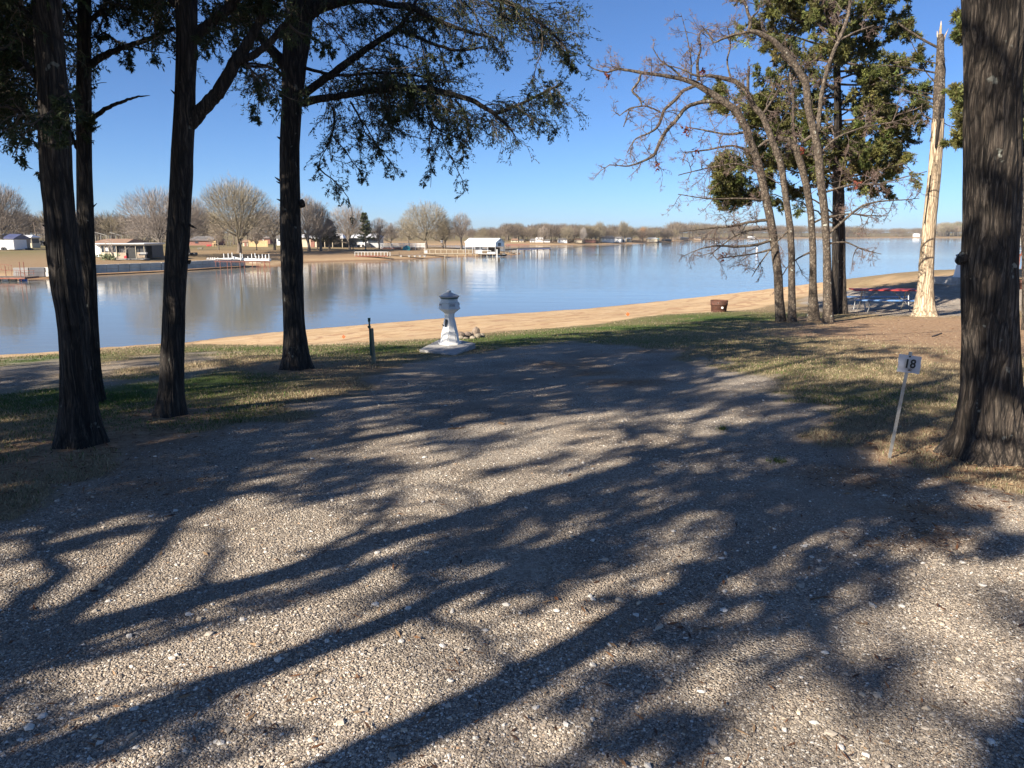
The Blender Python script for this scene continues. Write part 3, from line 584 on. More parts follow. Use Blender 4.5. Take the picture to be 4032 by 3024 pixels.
# ================================================================ left cedars
def cedar_sil(px, py, label, trunk, limbs, regs, seed, k, amp, n=40, flare=.7, dens=17, m2=10, stubs=(), jd=.7, dead=()):
    o = base_at(px, py); D = o[1]
    t = thing('cedar_tree', o, label, 'tree', 'cedars round the gravel drive')
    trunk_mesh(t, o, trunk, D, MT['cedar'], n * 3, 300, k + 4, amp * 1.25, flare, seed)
    gl, gt = Geo(), Geo(); fs = min(1, D / 10.)
    for lp in limbs:
        q, r = limb_mesh(t, o, lp['p'], D, MT['cedar'], 12)
        dens_ = lp.get('d', dens) * .58; Lq = tuple(v * fs for v in lp.get('L', (.3, .8)))
        ln = np.linalg.norm(np.diff(q, axis=0), axis=1).sum(); nn = int(ln * dens_ * .95)
        if nn:
            S, Dv, L_ = along(q, r, nn, lp.get('t0', .12), 1, .8, 0, Lq, lp.get('down', .35)); cedar_sprays(gl, gt, S, Dv, L_, np.full(nn, .006), .036, .0052, 6, m2 + 3)
            nb = max(2, int(ln * 2.2)); S, Dv, L_ = along(q, r, nb, lp.get('t0', .15), .95, .7, 0, (.55 * fs, 1.2 * fs), .3)
            P1, r1 = grow(S, Dv, L_, np.full(nb, .012), 7, .18, (0, 0, -.06)); tubes(gt, P1, r1, 5, TWIGC * .6)
            s2, d2, l2, r2 = spawn(P1, r1, 11, (.4, 1.1), .2, 1, (.2, .42)); cedar_sprays(gl, gt, s2, d2, l2, np.minimum(r2, .005), .036, .0052, 5, m2 + 3)
    if regs:
        regs = [(a, b, c, d, int(e * .7)) for a, b, c, d, e in regs]; S, Dv, L_ = region(D + .9, regs, px, jd * .6, 0, (.35 * fs, .7 * fs)); cedar_sprays(gl, gt, S, Dv, L_, np.full(len(S), .006), .04, .006, 6, m2 + 3)
    for lp in dead:
        q, r = limb_mesh(t, o, lp, D, MT['cedar'], 8, name='dead_limb')
    for sx, sy, ex, ey, w in stubs:
        g = Geo(); P_, R_ = px_path([(sx, sy, w), ((sx + ex) / 2, (sy + ey) / 2, w * .8), (ex, ey, w * .25)], D); g.tube(P_, R_, 6); mesh('branch_stub', g, MT['cedar'], t, False, o)
    finish(t, o, gl, gt); return t

cedar_sil(318, 1752, 'leftmost and nearest dark cedar trunk, slightly bowed, green foliage hanging left of it',
    [(318, 1765, 78), (312, 1640, 72), (300, 1500, 66), (290, 1300, 64), (262, 1100, 63), (240, 900, 60), (224, 700, 59), (214, 520, 56), (204, 300, 53), (190, 100, 52), (184, -60, 52), (180, -500, 44), (170, -1100, 36), (160, -1900, 20)],
    [dict(p=[(150, 90, 16), (118, 70, 14), (88, 35, 12), (53, 0, 10), (10, -60, 8)], L=(.3, .6)), dict(p=[(165, 512, 12), (140, 490, 10), (118, 458, 9), (60, 432, 7), (0, 410, 5), (-60, 400, 4)], L=(.25, .6), d=30),
     dict(p=[(160, 330, 16), (110, 260, 13), (50, 210, 11), (-40, 170, 8)], L=(.3, .7), d=34), dict(p=[(160, 200, 14), (100, 150, 12), (30, 130, 9), (-60, 90, 7)], L=(.3, .7), d=34),
     dict(p=[(240, 330, 9, -.2), (262, 350, 8, -.4), (275, 400, 5, -.6), (280, 440, 3, -.7)], L=(.15, .35), d=30), dict(p=[(190, -180, 26), (60, -260, 20), (-160, -330, 14)], L=(.3, .8), d=24),
     dict(p=[(200, -200, 24), (330, -260, 18, 1), (480, -240, 12, 2)], L=(.3, .7), d=24)],
    [(60, 220, 90, 220, 220), (50, 420, 100, 80, 90), (120, 120, 50, 110, 70)], 1.1, 14, .12, stubs=[(172, 633, 150, 624, 5), (185, 810, 173, 798, 6), (190, 855, 172, 840, 6), (185, 960, 170, 955, 14), (178, 890, 166, 885, 6)])
cedar_sil(372, 1582, 'slim dark cedar just behind the leftmost trunk, two bare limbs reaching right',
    [(368, 1590, 38), (360, 1450, 34), (352, 1300, 34), (345, 1100, 34), (336, 880, 33), (331, 650, 31), (330, 450, 31), (330, 250, 29), (332, 60, 27), (332, -80, 26), (330, -600, 20), (326, -1200, 11)],
    [dict(p=[(361, 253, 15), (411, 217, 14), (455, 200, 12), (500, 182, 11), (588, 153, 9), (640, 130, 8), (690, 108, 6)], d=0), dict(p=[(358, 76, 11), (385, 58, 10), (400, 41, 9), (420, 0, 8), (440, -60, 7)], d=22, t0=.5),
     dict(p=[(330, -100, 14), (450, -110, 12), (560, -90, 9), (640, -60, 5)], L=(.2, .45), d=36, down=.7), dict(p=[(300, 110, 8), (270, 60, 7), (248, 20, 6)], d=12), dict(p=[(310, 590, 10), (292, 560, 9), (282, 530, 8), (270, 500, 5)], d=10, L=(.1, .3)),
     dict(p=[(358, 150, 4), (385, 142, 3), (405, 130, 2), (428, 120, 1.5)], d=44, L=(.06, .16)), dict(p=[(358, 335, 2), (400, 325, 1.5), (420, 325, 1)], d=0)],
    [(285, 130, 36, 130, 60), (265, 330, 18, 120, 40), (485, 0, 80, 36, 60)], 4.2, 10, .09, n=24, flare=.5,
    dead=[[(361, 470, 10), (390, 447, 9), (423, 423, 8), (500, 394, 6), (545, 380, 4), (590, 376, 1)], [(500, 182, 2), (540, 186, 4), (590, 202, 3), (655, 209, 1)]],
    stubs=[(361, 820, 382, 800, 4), (362, 350, 385, 342, 4), (361, 512, 372, 522, 4)])
cedar_sil(670, 1632, 'dark cedar with a long forked limb rising to the right, third trunk from the left',
    [(670, 1640, 52), (676, 1500, 46), (682, 1300, 44), (690, 1100, 43), (704, 900, 43), (714, 705, 41), (722, 529, 39), (729, 353, 37), (735, 176, 37), (735, 20, 38), (735, -80, 36), (730, -600, 28), (722, -1300, 14)],
    [dict(p=[(728, 520, 22), (760, 480, 25), (790, 440, 26), (823, 405, 26), (862, 360, 25), (900, 300, 24), (929, 235, 24), (960, 190, 21), (987, 150, 19), (1015, 100, 17), (1040, 50, 16), (1060, -30, 14)], t0=.88, d=20, L=(.2, .6)),
     dict(p=[(940, 240, 14), (970, 229, 15), (1020, 205, 14), (1058, 170, 14), (1117, 106, 11), (1150, 60, 8)], t0=.5, L=(.2, .5), d=24),
     dict(p=[(760, 160, 24), (800, 115, 22), (852, 76, 20), (911, 22, 17), (950, -40, 14)], d=26, L=(.2, .5), t0=.2), dict(p=[(935, 250, 5), (990, 250, 4), (1050, 256, 3)], d=24, L=(.12, .4)),
     dict(p=[(690, 20, 12), (650, -20, 10), (600, -40, 8)], d=40, L=(.2, .6), down=.6), dict(p=[(730, -130, 22), (620, -170, 16), (520, -160, 10)], L=(.3, .7), d=26)],
    [(640, 20, 60, 50, 50), (880, 20, 90, 60, 60), (850, 90, 70, 40, 26), (670, 130, 24, 36, 14), (1010, 60, 60, 60, 30)], 7.7, 11, .09, n=30, flare=.7,
    stubs=[(695, 375, 672, 353, 5), (690, 600, 672, 592, 4), (690, 235, 676, 225, 3), (745, 885, 774, 900, 6), (740, 1035, 752, 1025, 9)], dead=[[(640, 60, 3), (625, 90, 2.5), (630, 118, 1.5), (640, 124, 1)], [(597, 170, 1.5), (640, 175, 2), (688, 208, 2)]])
cedar_sil(1165, 1450, 'broad dark cedar left of the white lighthouse post, long foliage-hung limbs sweeping right overhead',
    [(1163, 1460, 48), (1160, 1300, 43), (1152, 1100, 43), (1148, 960, 42), (1146, 900, 41), (1143, 700, 39), (1142, 570, 37), (1149, 411, 37), (1158, 253, 44), (1171, 127, 48), (1184, 0, 48), (1190, -120, 42), (1200, -700, 30), (1210, -1300, 14)],
    [dict(p=[(1184, 405, 15), (1285, 384, 14), (1380, 371, 13), (1475, 354, 13), (1570, 345, 12), (1696, 348, 11), (1760, 367, 10), (1855, 392, 9), (1918, 430, 8), (1981, 475, 6), (2020, 520, 4)], d=30, L=(.35, 1.0), down=.7),
     dict(p=[(1955, 448, 6), (2044, 411, 5.5), (2139, 367, 5), (2220, 325, 3)], d=28, L=(.15, .45), down=.3),
     dict(p=[(1190, 373, 16), (1316, 285, 14), (1411, 215, 12), (1506, 152, 11), (1570, 114, 9), (1614, 51, 7), (1650, -20, 6)], d=16, L=(.2, .6), down=.4),
     dict(p=[(1570, 118, 7), (1633, 140, 7), (1696, 171, 6), (1791, 199, 5), (1855, 196, 4), (1905, 184, 3)], d=26, L=(.2, .55), down=.4),
     dict(p=[(1230, 40, 20), (1340, 5, 18), (1443, -5, 15), (1538, 20, 12), (1633, 28, 11), (1696, 70, 9), (1791, 108, 7), (1886, 139, 5), (1960, 150, 3)], d=26, L=(.25, .7), down=.3),
     dict(p=[(1700, -60, 10), (1820, -30, 9), (1950, -4, 8), (2038, 19, 7), (2108, 76, 6), (2171, 127, 5), (2222, 177, 4), (2245, 225, 3)], d=34, L=(.2, .5), down=.3),
     dict(p=[(1130, 270, 26), (1096, 225, 22), (1063, 190, 18), (1019, 139, 14), (980, 90, 10)], d=24, L=(.25, .5)), dict(p=[(1216, 60, 26), (1260, 20, 22), (1330, -40, 16)], d=20, L=(.2, .5)),
     dict(p=[(1184, 262, 7), (1260, 285, 6), (1340, 300, 5), (1480, 285, 5), (1620, 290, 4), (1750, 330, 3)], d=34, L=(.3, .7), down=.25),
     dict(p=[(1120, 300, 7), (1060, 260, 6), (1000, 262, 5), (940, 255, 3)], d=40, L=(.2, .5), down=.5), dict(p=[(1310, 420, 4), (1318, 470, 4), (1308, 530, 3), (1290, 580, 2), (1262, 620, 1.5), (1250, 680, 1)], d=26, L=(.15, .3), down=.6),
     dict(p=[(1380, 400, 4), (1420, 470, 3), (1440, 530, 2)], d=34, L=(.15, .35), down=.6), dict(p=[(1680, 420, 3), (1710, 500, 3), (1760, 530, 2), (1830, 545, 1.5)], d=30, L=(.12, .3), down=.6), dict(p=[(1790, 390, 5), (1830, 440, 4), (1848, 500, 2.5)], d=30, L=(.15, .35), down=.6),
     dict(p=[(1520, 340, 4), (1545, 440, 3), (1575, 510, 2)], d=30, L=(.12, .35), down=.6)],
    [(1050, 320, 70, 75, 34), (1330, 330, 110, 45, 50), (1450, 270, 110, 60, 50), (1600, 320, 130, 45, 50), (1480, 390, 160, 45, 40), (1300, 90, 90, 80, 30), (1620, 70, 180, 60, 46), (1900, 60, 150, 60, 40), (2100, 110, 80, 70, 30), (1180, 60, 120, 80, 40), (1720, 30, 220, 50, 50), (1560, 400, 260, 80, 46), (2000, 430, 100, 50, 34), (2120, 380, 80, 40, 24), (1860, 470, 110, 60, 34), (1650, 480, 200, 60, 40), (1400, 490, 90, 80, 30), (2060, 50, 170, 50, 50), (2160, 180, 60, 70, 18), (1290, 540, 40, 110, 16)],
    3.3, 11, .09, n=34, flare=.7, dens=20, m2=9, jd=.8, stubs=[(1108, 548, 1090, 538, 6), (1103, 712, 1082, 697, 5), (1104, 722, 1088, 714, 4), (1105, 790, 1089, 783, 4), (1180, 800, 1200, 812, 22), (1175, 1010, 1188, 1015, 6)])
# ================================================================ bare oaks by the beach
OT = np.array((.135, .103, .085))
def oak_twigs(gt, Q, rr, dens=3.6, L=(.6, 1.7), t0=.15, lv3=10, lv4=8, up=.15, down=0., grav=(0, 0, .0), minr=.012):
    ln = np.linalg.norm(np.diff(Q, axis=0), axis=1).sum(); n = max(2, int(ln * dens))
    S, Dv, L_ = along(Q, rr, n, t0, 1, 1.0, up, L, down); r0 = np.clip(np.interp(rng.random(n), [0, 1], [.5, 1]) * .016, minr, .03)
    P, r = grow(S, Dv, L_, r0, 9, .21, grav); tubes(gt, P, r, 5, OT * .9)
    s2, d2, l2, r2 = spawn(P, r, lv3, (.5, 1.2), .15, 1, (.28, .6)); P2, rr2 = grow(s2, d2, l2, np.minimum(r2, .011), 6, .22, grav); tubes(gt, P2, rr2, 4, OT)
    s3, d3, l3, r3 = spawn(P2, rr2, lv4, (.5, 1.2), .15, 1, (.25, .55)); P3, rr3 = grow(s3, d3, l3, np.full(len(s3), .0055), 3, .2, grav); tubes(gt, P3, rr3, 3, OT * 1.15 + np.array((.02, 0, 0)))
def oak(px, py, label, trunk, limbs, seed, tdens=1.6, t0=.3, deadleaf=()):
    trunk = [(a, b, c * .86) for a, b, c in trunk]; limbs = [dict(l, p=[(q[0], q[1], q[2] * .82) for q in l['p']]) for l in limbs]
    o = base_at(px, py); D = o[1]; t = thing('oak_tree', o, label, 'tree', 'clump of bare oaks by the beach')
    _, Q, rr = trunk_mesh(t, o, trunk, D, MT['oak'], 20, 170, 10, .1, .3, seed)
    gt = Geo(); oak_twigs(gt, Q[int(len(Q) * t0):], rr[int(len(Q) * t0):], tdens, (.5, 1.5), .05)
    for lp in limbs:
        q, r = limb_mesh(t, o, lp['p'], D, MT['oak'], 8)
        oak_twigs(gt, q, r, lp.get('d', 3.4), lp.get('L', (.45, 1.3)), lp.get('t0', .12), grav=lp.get('g', (0, 0, .0)), up=lp.get('up', .15), down=lp.get('down', 0))
    gl = Geo()
    for cx, cy in deadleaf:
        S, Dv, L_ = region(D, [(cx, cy, 10, 10, 5)], px, .1, 0, (.08, .16)); P, r = grow(S, Dv, L_, np.full(5, .003), 3, .3, (0, 0, -.3)); leaves(gl, P, 4, .1, .028, np.array((.2, .045, .025)), 1.2)
    finish(t, o, None, gt); 
    if gl.n: mesh('dead_leaves', gl, MT['leaf'], t, origin=o)
oak(3075, 1266, 'bare oak arching furthest left over the beach, leftmost trunk of the clump',
    [(3077, 1270, 24), (3068, 1180, 21), (3063, 1080, 19), (3052, 980, 18), (3040, 900, 18), (3027, 830, 18), (3008, 740, 18), (2989, 650, 18), (2957, 560, 17), (2940, 505, 17), (2897, 434, 17), (2843, 396, 17), (2788, 360, 15), (2734, 326, 13)],
    [dict(p=[(2737, 328, 12), (2691, 312, 9.5), (2615, 298, 8), (2522, 285, 7), (2474, 277, 6), (2425, 268, 6), (2400, 288, 4), (2349, 277, 3), (2311, 255, 2)], d=4.4, t0=.02),
     dict(p=[(2524, 288, 5), (2514, 325, 5), (2484, 358, 5), (2517, 385, 5), (2531, 418, 3.5), (2480, 424, 3), (2440, 455, 2)], d=3, L=(.3, .9)),
     dict(p=[(2740, 336, 8), (2685, 358, 7.5), (2658, 396, 7), (2615, 429, 7), (2598, 488, 7), (2570, 520, 5), (2500, 545, 3), (2470, 600, 2)], d=3.4),
     dict(p=[(2600, 440, 4), (2540, 415, 3), (2480, 425, 3), (2455, 500, 2)], d=3.4, L=(.3, .8)),
     dict(p=[(2848, 400, 10), (2777, 399, 9), (2723, 410, 9), (2691, 429, 9), (2669, 467, 8.5), (2625, 510, 8), (2598, 559, 8), (2577, 613, 6.5), (2533, 635, 5), (2474, 656, 3.5), (2400, 648, 2)], d=3.6),
     dict(p=[(2750, 318, 8), (2745, 239, 6), (2761, 190, 5), (2750, 140, 3), (2770, 108, 3), (2800, 150, 2)], d=4),
     dict(p=[(2690, 312, 5), (2650, 270, 4), (2600, 240, 3), (2570, 190, 2)], d=4), dict(p=[(2720, 318, 4), (2722, 230, 3), (2700, 120, 2), (2680, 50, 1)], d=3, L=(.3, .9)),
     dict(p=[(2945, 520, 7), (2860, 530, 5), (2760, 510, 3.5), (2700, 500, 2)], d=3.6), dict(p=[(2975, 600, 7), (2880, 570, 5), (2790, 590, 4), (2690, 600, 2)], d=3.6), dict(p=[(3000, 680, 6), (2900, 640, 4), (2790, 660, 3), (2670, 690, 2)], d=3),
     dict(p=[(3027, 866, 8), (2960, 872, 6.5), (2880, 893, 6), (2800, 897, 4), (2740, 905, 3), (2680, 912, 2)], d=3.4, g=(0, 0, -.02)), dict(p=[(3036, 900, 7), (2950, 905, 5), (2890, 930, 4), (2830, 975, 3), (2790, 1010, 1.5)], d=3.4),
     dict(p=[(3042, 945, 8), (2980, 965, 6.5), (2900, 972, 5.5), (2825, 966, 4.5), (2760, 978, 3), (2725, 992, 2)], d=3.2, g=(0, 0, -.03)), dict(p=[(3046, 980, 6), (2970, 1000, 4), (2880, 1010, 3), (2820, 1020, 2)], d=3, g=(0, 0, -.04)),
     dict(p=[(3020, 790, 6), (2920, 780, 4), (2800, 785, 3), (2670, 765, 2)], d=3)], 2.1, 1.8, .45,
    deadleaf=[(2400, 290), (2780, 280), (2715, 500), (2590, 650), (2750, 590), (2710, 512), (2855, 1008)])
oak(3118, 1268, 'second oak trunk from the left in the clump, thin, bending left above', 
    [(3120, 1272, 20), (3118, 1180, 17), (3117, 1080, 16), (3117, 1000, 16), (3111, 894, 16), (3092, 758, 15), (3076, 651, 15), (3054, 586, 15), (3022, 505, 14), (3005, 461, 13), (2962, 412, 12), (2940, 358, 11), (2897, 320, 10), (2843, 307, 9), (2788, 297, 7)],
    [dict(p=[(2945, 365, 8), (2946, 304, 7), (2950, 260, 4)], d=3), dict(p=[(2790, 297, 6), (2745, 301, 5), (2680, 270, 3), (2600, 250, 2)]), dict(p=[(2880, 318, 5), (2860, 240, 4), (2880, 170, 3), (2860, 100, 2)], d=4), dict(p=[(3000, 455, 6), (3050, 380, 4), (3080, 320, 3)], d=3),
     dict(p=[(3112, 900, 5), (3050, 960, 4), (2990, 1040, 3), (2960, 1090, 1.5)], d=3, g=(0, 0, -.05))], 3.3, 1.8, .4)
oak(3203, 1264, 'third oak trunk in the clump, leaning left with a dark scar on its bark',
    [(3205, 1270, 27), (3202, 1200, 22), (3201, 1111, 17), (3201, 975, 16), (3193, 840, 16), (3176, 731, 16), (3155, 650, 16), (3135, 590, 15), (3105, 550, 13), (3065, 545, 10), (3020, 553, 8), (2985, 580, 5)],
    [dict(p=[(3140, 600, 8), (3120, 500, 7), (3125, 400, 6), (3110, 300, 5), (3120, 200, 3)], d=3), dict(p=[(3200, 990, 6), (3150, 1010, 4), (3100, 1050, 3), (3060, 1120, 1.5)], d=3, g=(0, 0, -.05)), dict(p=[(3196, 880, 6), (3260, 850, 4), (3350, 840, 3), (3450, 860, 1.5)], d=3)], 5.2, 1.8, .4)
oak(3260, 1270, 'tallest bare oak, rightmost grey trunk of the clump, its fork rising out of the picture',
    [(3262, 1276, 26), (3258, 1180, 21), (3258, 1100, 20), (3255, 975, 18), (3247, 840, 18), (3231, 704, 18), (3222, 600, 18), (3211, 543, 17), (3184, 434, 16), (3173, 326, 15), (3130, 255, 14), (3086, 201, 13), (3043, 157, 12), (2984, 128, 11), (2946, 122, 9)],
    [dict(p=[(3218, 520, 12), (3222, 488, 12), (3233, 380, 11), (3249, 304, 10), (3276, 217, 9), (3303, 157, 9), (3330, 98, 9), (3347, 27, 8), (3352, -60, 7), (3340, -160, 5)], d=3),
     dict(p=[(2948, 124, 6), (2875, 141, 6), (2832, 157, 5), (2810, 174, 4), (2790, 130, 3), (2760, 100, 2)], d=4), dict(p=[(2948, 122, 8), (2957, 87, 8), (2946, 54, 7), (2929, 0, 6), (2915, -70, 4)], d=3), dict(p=[(2958, 70, 5), (2985, 45, 4), (2990, 20, 2)], d=1),
     dict(p=[(3252, 930, 7), (3330, 860, 6), (3400, 805, 5), (3480, 790, 4), (3560, 788, 3), (3620, 780, 1.5)], d=3.2, g=(0, 0, -.02)), dict(p=[(3240, 760, 6), (3350, 725, 5), (3450, 728, 4), (3550, 700, 3), (3650, 675, 2)], d=3), dict(p=[(3250, 860, 6), (3340, 840, 4), (3430, 850, 3), (3500, 850, 1.5)], d=3),
     dict(p=[(3225, 610, 6), (3290, 540, 5), (3400, 500, 4), (3520, 480, 3), (3600, 500, 1.5)], d=3), dict(p=[(3254, 960, 6), (3330, 950, 4), (3400, 985, 3), (3470, 1000, 1.5)], d=3, g=(0, 0, -.03)), dict(p=[(3300, 160, 6), (3380, 120, 4), (3440, 100, 3)], d=2.5),
     dict(p=[(3236, 500, 9), (3190, 540, 9), (3155, 562, 6)], d=0)], 7.7, 1.5, .4, deadleaf=[(3370, 720), (3170, 590)])

# ================================================================ sunlit cedar inside the clump, cedar behind the big trunk
def lit_cedar(px, py, label, trunk, zr, nb, Lf, seed, dens=11, group='cedars by the beach', az=None, regs=()):
    o = base_at(px, py); D = o[1]; t = thing('cedar_tree', o, label, 'tree', group)
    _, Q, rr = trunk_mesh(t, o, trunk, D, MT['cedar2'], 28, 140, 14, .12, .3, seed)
    zs = np.linspace(zr[0], zr[1], nb) + rng.normal(0, .1, nb); a = rng.random(nb) * 6.283 if az is None else R(1) * rng.uniform(az[0], az[1], nb); idx = np.array([np.argmin(abs(Q[:, 2] - z)) for z in zs])
    L = np.array([Lf(z, q) for z, q in zip(zs, a)]) * rng.uniform(.75, 1.1, nb); Dv = np.stack([np.cos(a), np.sin(a), rng.uniform(-.1, .45, nb)], -1)
    P, r = grow(Q[idx], Dv, L, np.full(nb, .04), 9, .1, (0, 0, -.01)); gt, gl = Geo(), Geo(); tubes(gt, P, r, 6, np.array((.16, .12, .09)))
    s, d, l, r2 = spawn(P, r, int(dens * 1.4), (.4, 1.1), .2, 1, (.24, .44)); P2, rr2 = grow(s, d, l, np.minimum(r2, .012), 5, .2, (0, 0, .02)); tubes(gt, P2, rr2, 4, TWIGC)
    if regs:
        kl = D / 40.; sR, dR, lR = region(D, regs, px, .4, 0, (.55 * kl, 1.1 * kl)); P4, r4 = grow(sR, dR, lR, np.full(len(sR), .008), 5, .25, (0, 0, .02)); tubes(gt, P4, r4, 4, TWIGC)
        for cx, cy, rx, ry, n_ in regs:      # one wavering limb carries each mass
            c_ = A(cx, cy, D); z_ = c_[2] - .35 * math.hypot(c_[0] - o[0], c_[1] - o[1]) ; b_ = np.array([np.interp(z_, Q[:, 2], Q[:, 0]), np.interp(z_, Q[:, 2], Q[:, 1]), z_]); md = (b_ + c_) / 2 + (0, 0, .12 * np.linalg.norm(c_ - b_)) + rng.normal(0, .08, 3)
            Pb, rb = resample(np.array([b_, md, c_]), np.array([.03, .02, .008]), 12); Pb[1:-1] += rng.normal(0, .025, (10, 3)); tubes(gt, Pb[None], rb[None], 6, TWIGC); S_, D_, L_2 = along(Pb, rb, 12, .3, 1, .9, 0, (.5 * kl, 1.1 * kl)); P5, r5 = grow(S_, D_, L_2, np.full(12, .008), 5, .25); tubes(gt, P5, r5, 4, TWIGC); P4 = np.vstack([P4, P5]); r4 = np.vstack([r4, r5])
        s = np.vstack([s, P4[:, 2], P4[:, 4]]); P2 = np.vstack([P2, P4, P4]); rr2 = np.vstack([rr2, r4, r4])
    cl = np.repeat(LEAF_SUN[None] * rng.uniform(.55, 1.25, (len(s), 1)) * (1 + rng.normal(0, .08, (len(s), 3))), 8, 0)
    s, d, l, r3 = spawn(P2, rr2, 8, (.4, 1.1), .2, 1, None or (.3, .6)); P3, rr3 = grow(s, d, l, np.full(len(s), .005), 3, .25, (0, 0, .0))
    leaves(gl, P3, 30, .1, .0135, cl, .7, .35); finish(t, o, gl, gt); return t
CEDAR_L = lambda z, a: max(.5, (2.9 - .18 * abs(z - 5.2) ** 1.15)) * (1.15 if math.cos(a) < -.3 else .85)
lit_cedar(3302, 1236, 'twin stemmed green cedar rising among the bare oaks, sunlit olive foliage', [(3318, 1240, 22), (3314, 1150, 18), (3312, 1000, 17), (3310, 814, 16), (3303, 543, 15), (3296, 271, 14), (3285, 0, 12), (3280, -500, 9), (3276, -1100, 4)], (3.0, 12.5), 92, CEDAR_L, 1.2, regs=[(2905, 700, 55, 105, 40), (2875, 385, 30, 35, 8), (3020, 480, 70, 110, 26), (2940, 760, 60, 60, 18), (3480, 420, 90, 120, 26), (3420, 620, 110, 70, 26), (3520, 120, 60, 90, 14), (3080, 620, 90, 60, 22)])
oC = base_at(3288, 1238)
tC = [q for q in COL.objects if q.name.startswith('cedar_tree')][-1]
P_, R_ = px_path([(3287, 1242, 17), (3288, 1150, 15), (3290, 1000, 14), (3292, 814, 13), (3294, 543, 11), (3293, 271, 9), (3285, 0, 7)], oC[1]); P_[0, 2] -= .1; Q_, r_ = resample(P_, R_, 90)
g = Geo(); g.tube(Q_, r_, 22, warp=barkwarp(12, .12, 4)); mesh('trunk', g, MT['cedar'], tC, True, tuple(tC.location))
lit_cedar(4062, 1300, 'green cedar half hidden behind the thickest trunk at the right edge', [(4062, 1308, 34), (4050, 1240, 26), (4046, 1100, 22), (4040, 800, 20), (4030, 400, 17), (4020, 0, 15), (4010, -700, 9), (4005, -1500, 4)], (3.4, 11.5), 44, lambda z, a: max(.4, 1.6 - .13 * abs(z - 5)) * (.5 if math.cos(a) < 0 else 1), 2.2, 10, regs=[(3815, 140, 6, 40, 6), (3815, 395, 6, 60, 9), (3820, 540, 5, 30, 5), (4050, 300, 50, 280, 40)])

# ================================================================ dead stripped tree
o = base_at(3640, 1244); D = o[1]
t = thing('dead_tree', o, 'tall dead tree snag stripped to pale wood, splintered top, beside the picnic table', 'dead tree')
trunk_mesh(t, o, [(3640, 1250, 44), (3643, 1150, 33), (3650, 1001, 29), (3661, 868, 28), (3678, 705, 26), (3690, 543, 24), (3694, 470, 23)], D, MT['bare'], 40, 150, 14, .09, .55, 3, 6)
P_, R_ = px_path([(3693, 480, 23.5), (3699, 380, 22), (3702, 271, 18), (3703, 200, 14), (3702, 136, 12)], D); g = Geo(); Q_, r_ = resample(P_, R_, 60); g.tube(Q_, r_, 28, warp=barkwarp(10, .2, 6)); mesh('upper_trunk', g, MT['oak'], t, True, o)
for pts in [[(3701, 140, 8), (3704, 110, 5), (3706, 82, 1)], [(3692, 145, 4), (3690, 122, 1)], [(3711, 175, 5), (3722, 140, 3), (3735, 112, .5)], [(3712, 290, 4), (3719, 240, 2.5), (3721, 225, .5)]]:
    P_, R_ = px_path(pts, D); g = Geo(); g.tube(P_, R_, 6); mesh('splinter', g, MT['bare'], t, False, o)
# strips of bark left on the stripped wood
for pts in [[(3697, 470, 7, -.17), (3690, 520, 6, -.19), (3684, 570, 4, -.2), (3682, 585, 1, -.2)], [(3705, 380, 6, -.12), (3700, 440, 5, -.15), (3694, 500, 3, -.18)], [(3664, 690, 3, -.1), (3654, 780, 3, -.12), (3640, 880, 2, -.12)]]:
    P_, R_ = px_path(pts, D); g = Geo(); Q_, r_ = resample(P_, R_, 16); g.tube(Q_, r_, 6, warp=barkwarp(6, .4, 1)); mesh('bark_strip', g, MT['cedar'], t, False, o)
gt = Geo()
for pts in [[(3690, 186, 5), (3640, 160, 5), (3600, 135, 4.5), (3565, 112, 4), (3537, 92, 3.5)], [(3690, 250, 3), (3640, 240, 2.5), (3600, 234, 2), (3570, 225, 1)], [(3690, 288, 4), (3620, 275, 3.5), (3540, 262, 3.5), (3482, 257, 2.5), (3450, 265, 1.5), (3440, 275, 1)], [(3684, 328, 3), (3650, 290, 2.5), (3622, 240, 2), (3600, 190, 2), (3578, 145, 1)],
            [(3680, 392, 3.5), (3620, 372, 3), (3560, 355, 3), (3505, 335, 3), (3460, 305, 2)], [(3678, 374, 2.5), (3640, 365, 2), (3608, 356, 1.5)], [(3674, 408, 2.5), (3640, 396, 2), (3615, 385, 1.5)], [(3668, 470, 3), (3645, 458, 2.5), (3628, 445, 2), (3630, 410, 1.5)], [(3672, 512, 2), (3664, 545, 1.5), (3658, 560, 1)], [(3710, 480, 2), (3735, 495, 1.5), (3755, 500, 1)], [(3676, 420, 2), (3655, 415, 1.5), (3645, 418, .8)], [(3690, 190, 4, -.3), (3705, 225, 3, -.3), (3712, 250, 2, -.3)]]:
    P_, R_ = px_path(pts, D); q, r = resample(P_, R_, max(8, len(pts) * 4)); gt = Geo(); gt.tube(q, r, 6)
    S, Dv, L_ = along(q, r, 6, .3, 1, .8, 0, (.1, .35), 0); P1, r1 = grow(S, Dv, L_, np.full(6, .006), 3, .3); P1[:, 0] -= .0; tubes(gt, P1, r1, 3); mesh('broken_branch', gt, MT['oak'], t, origin=o)

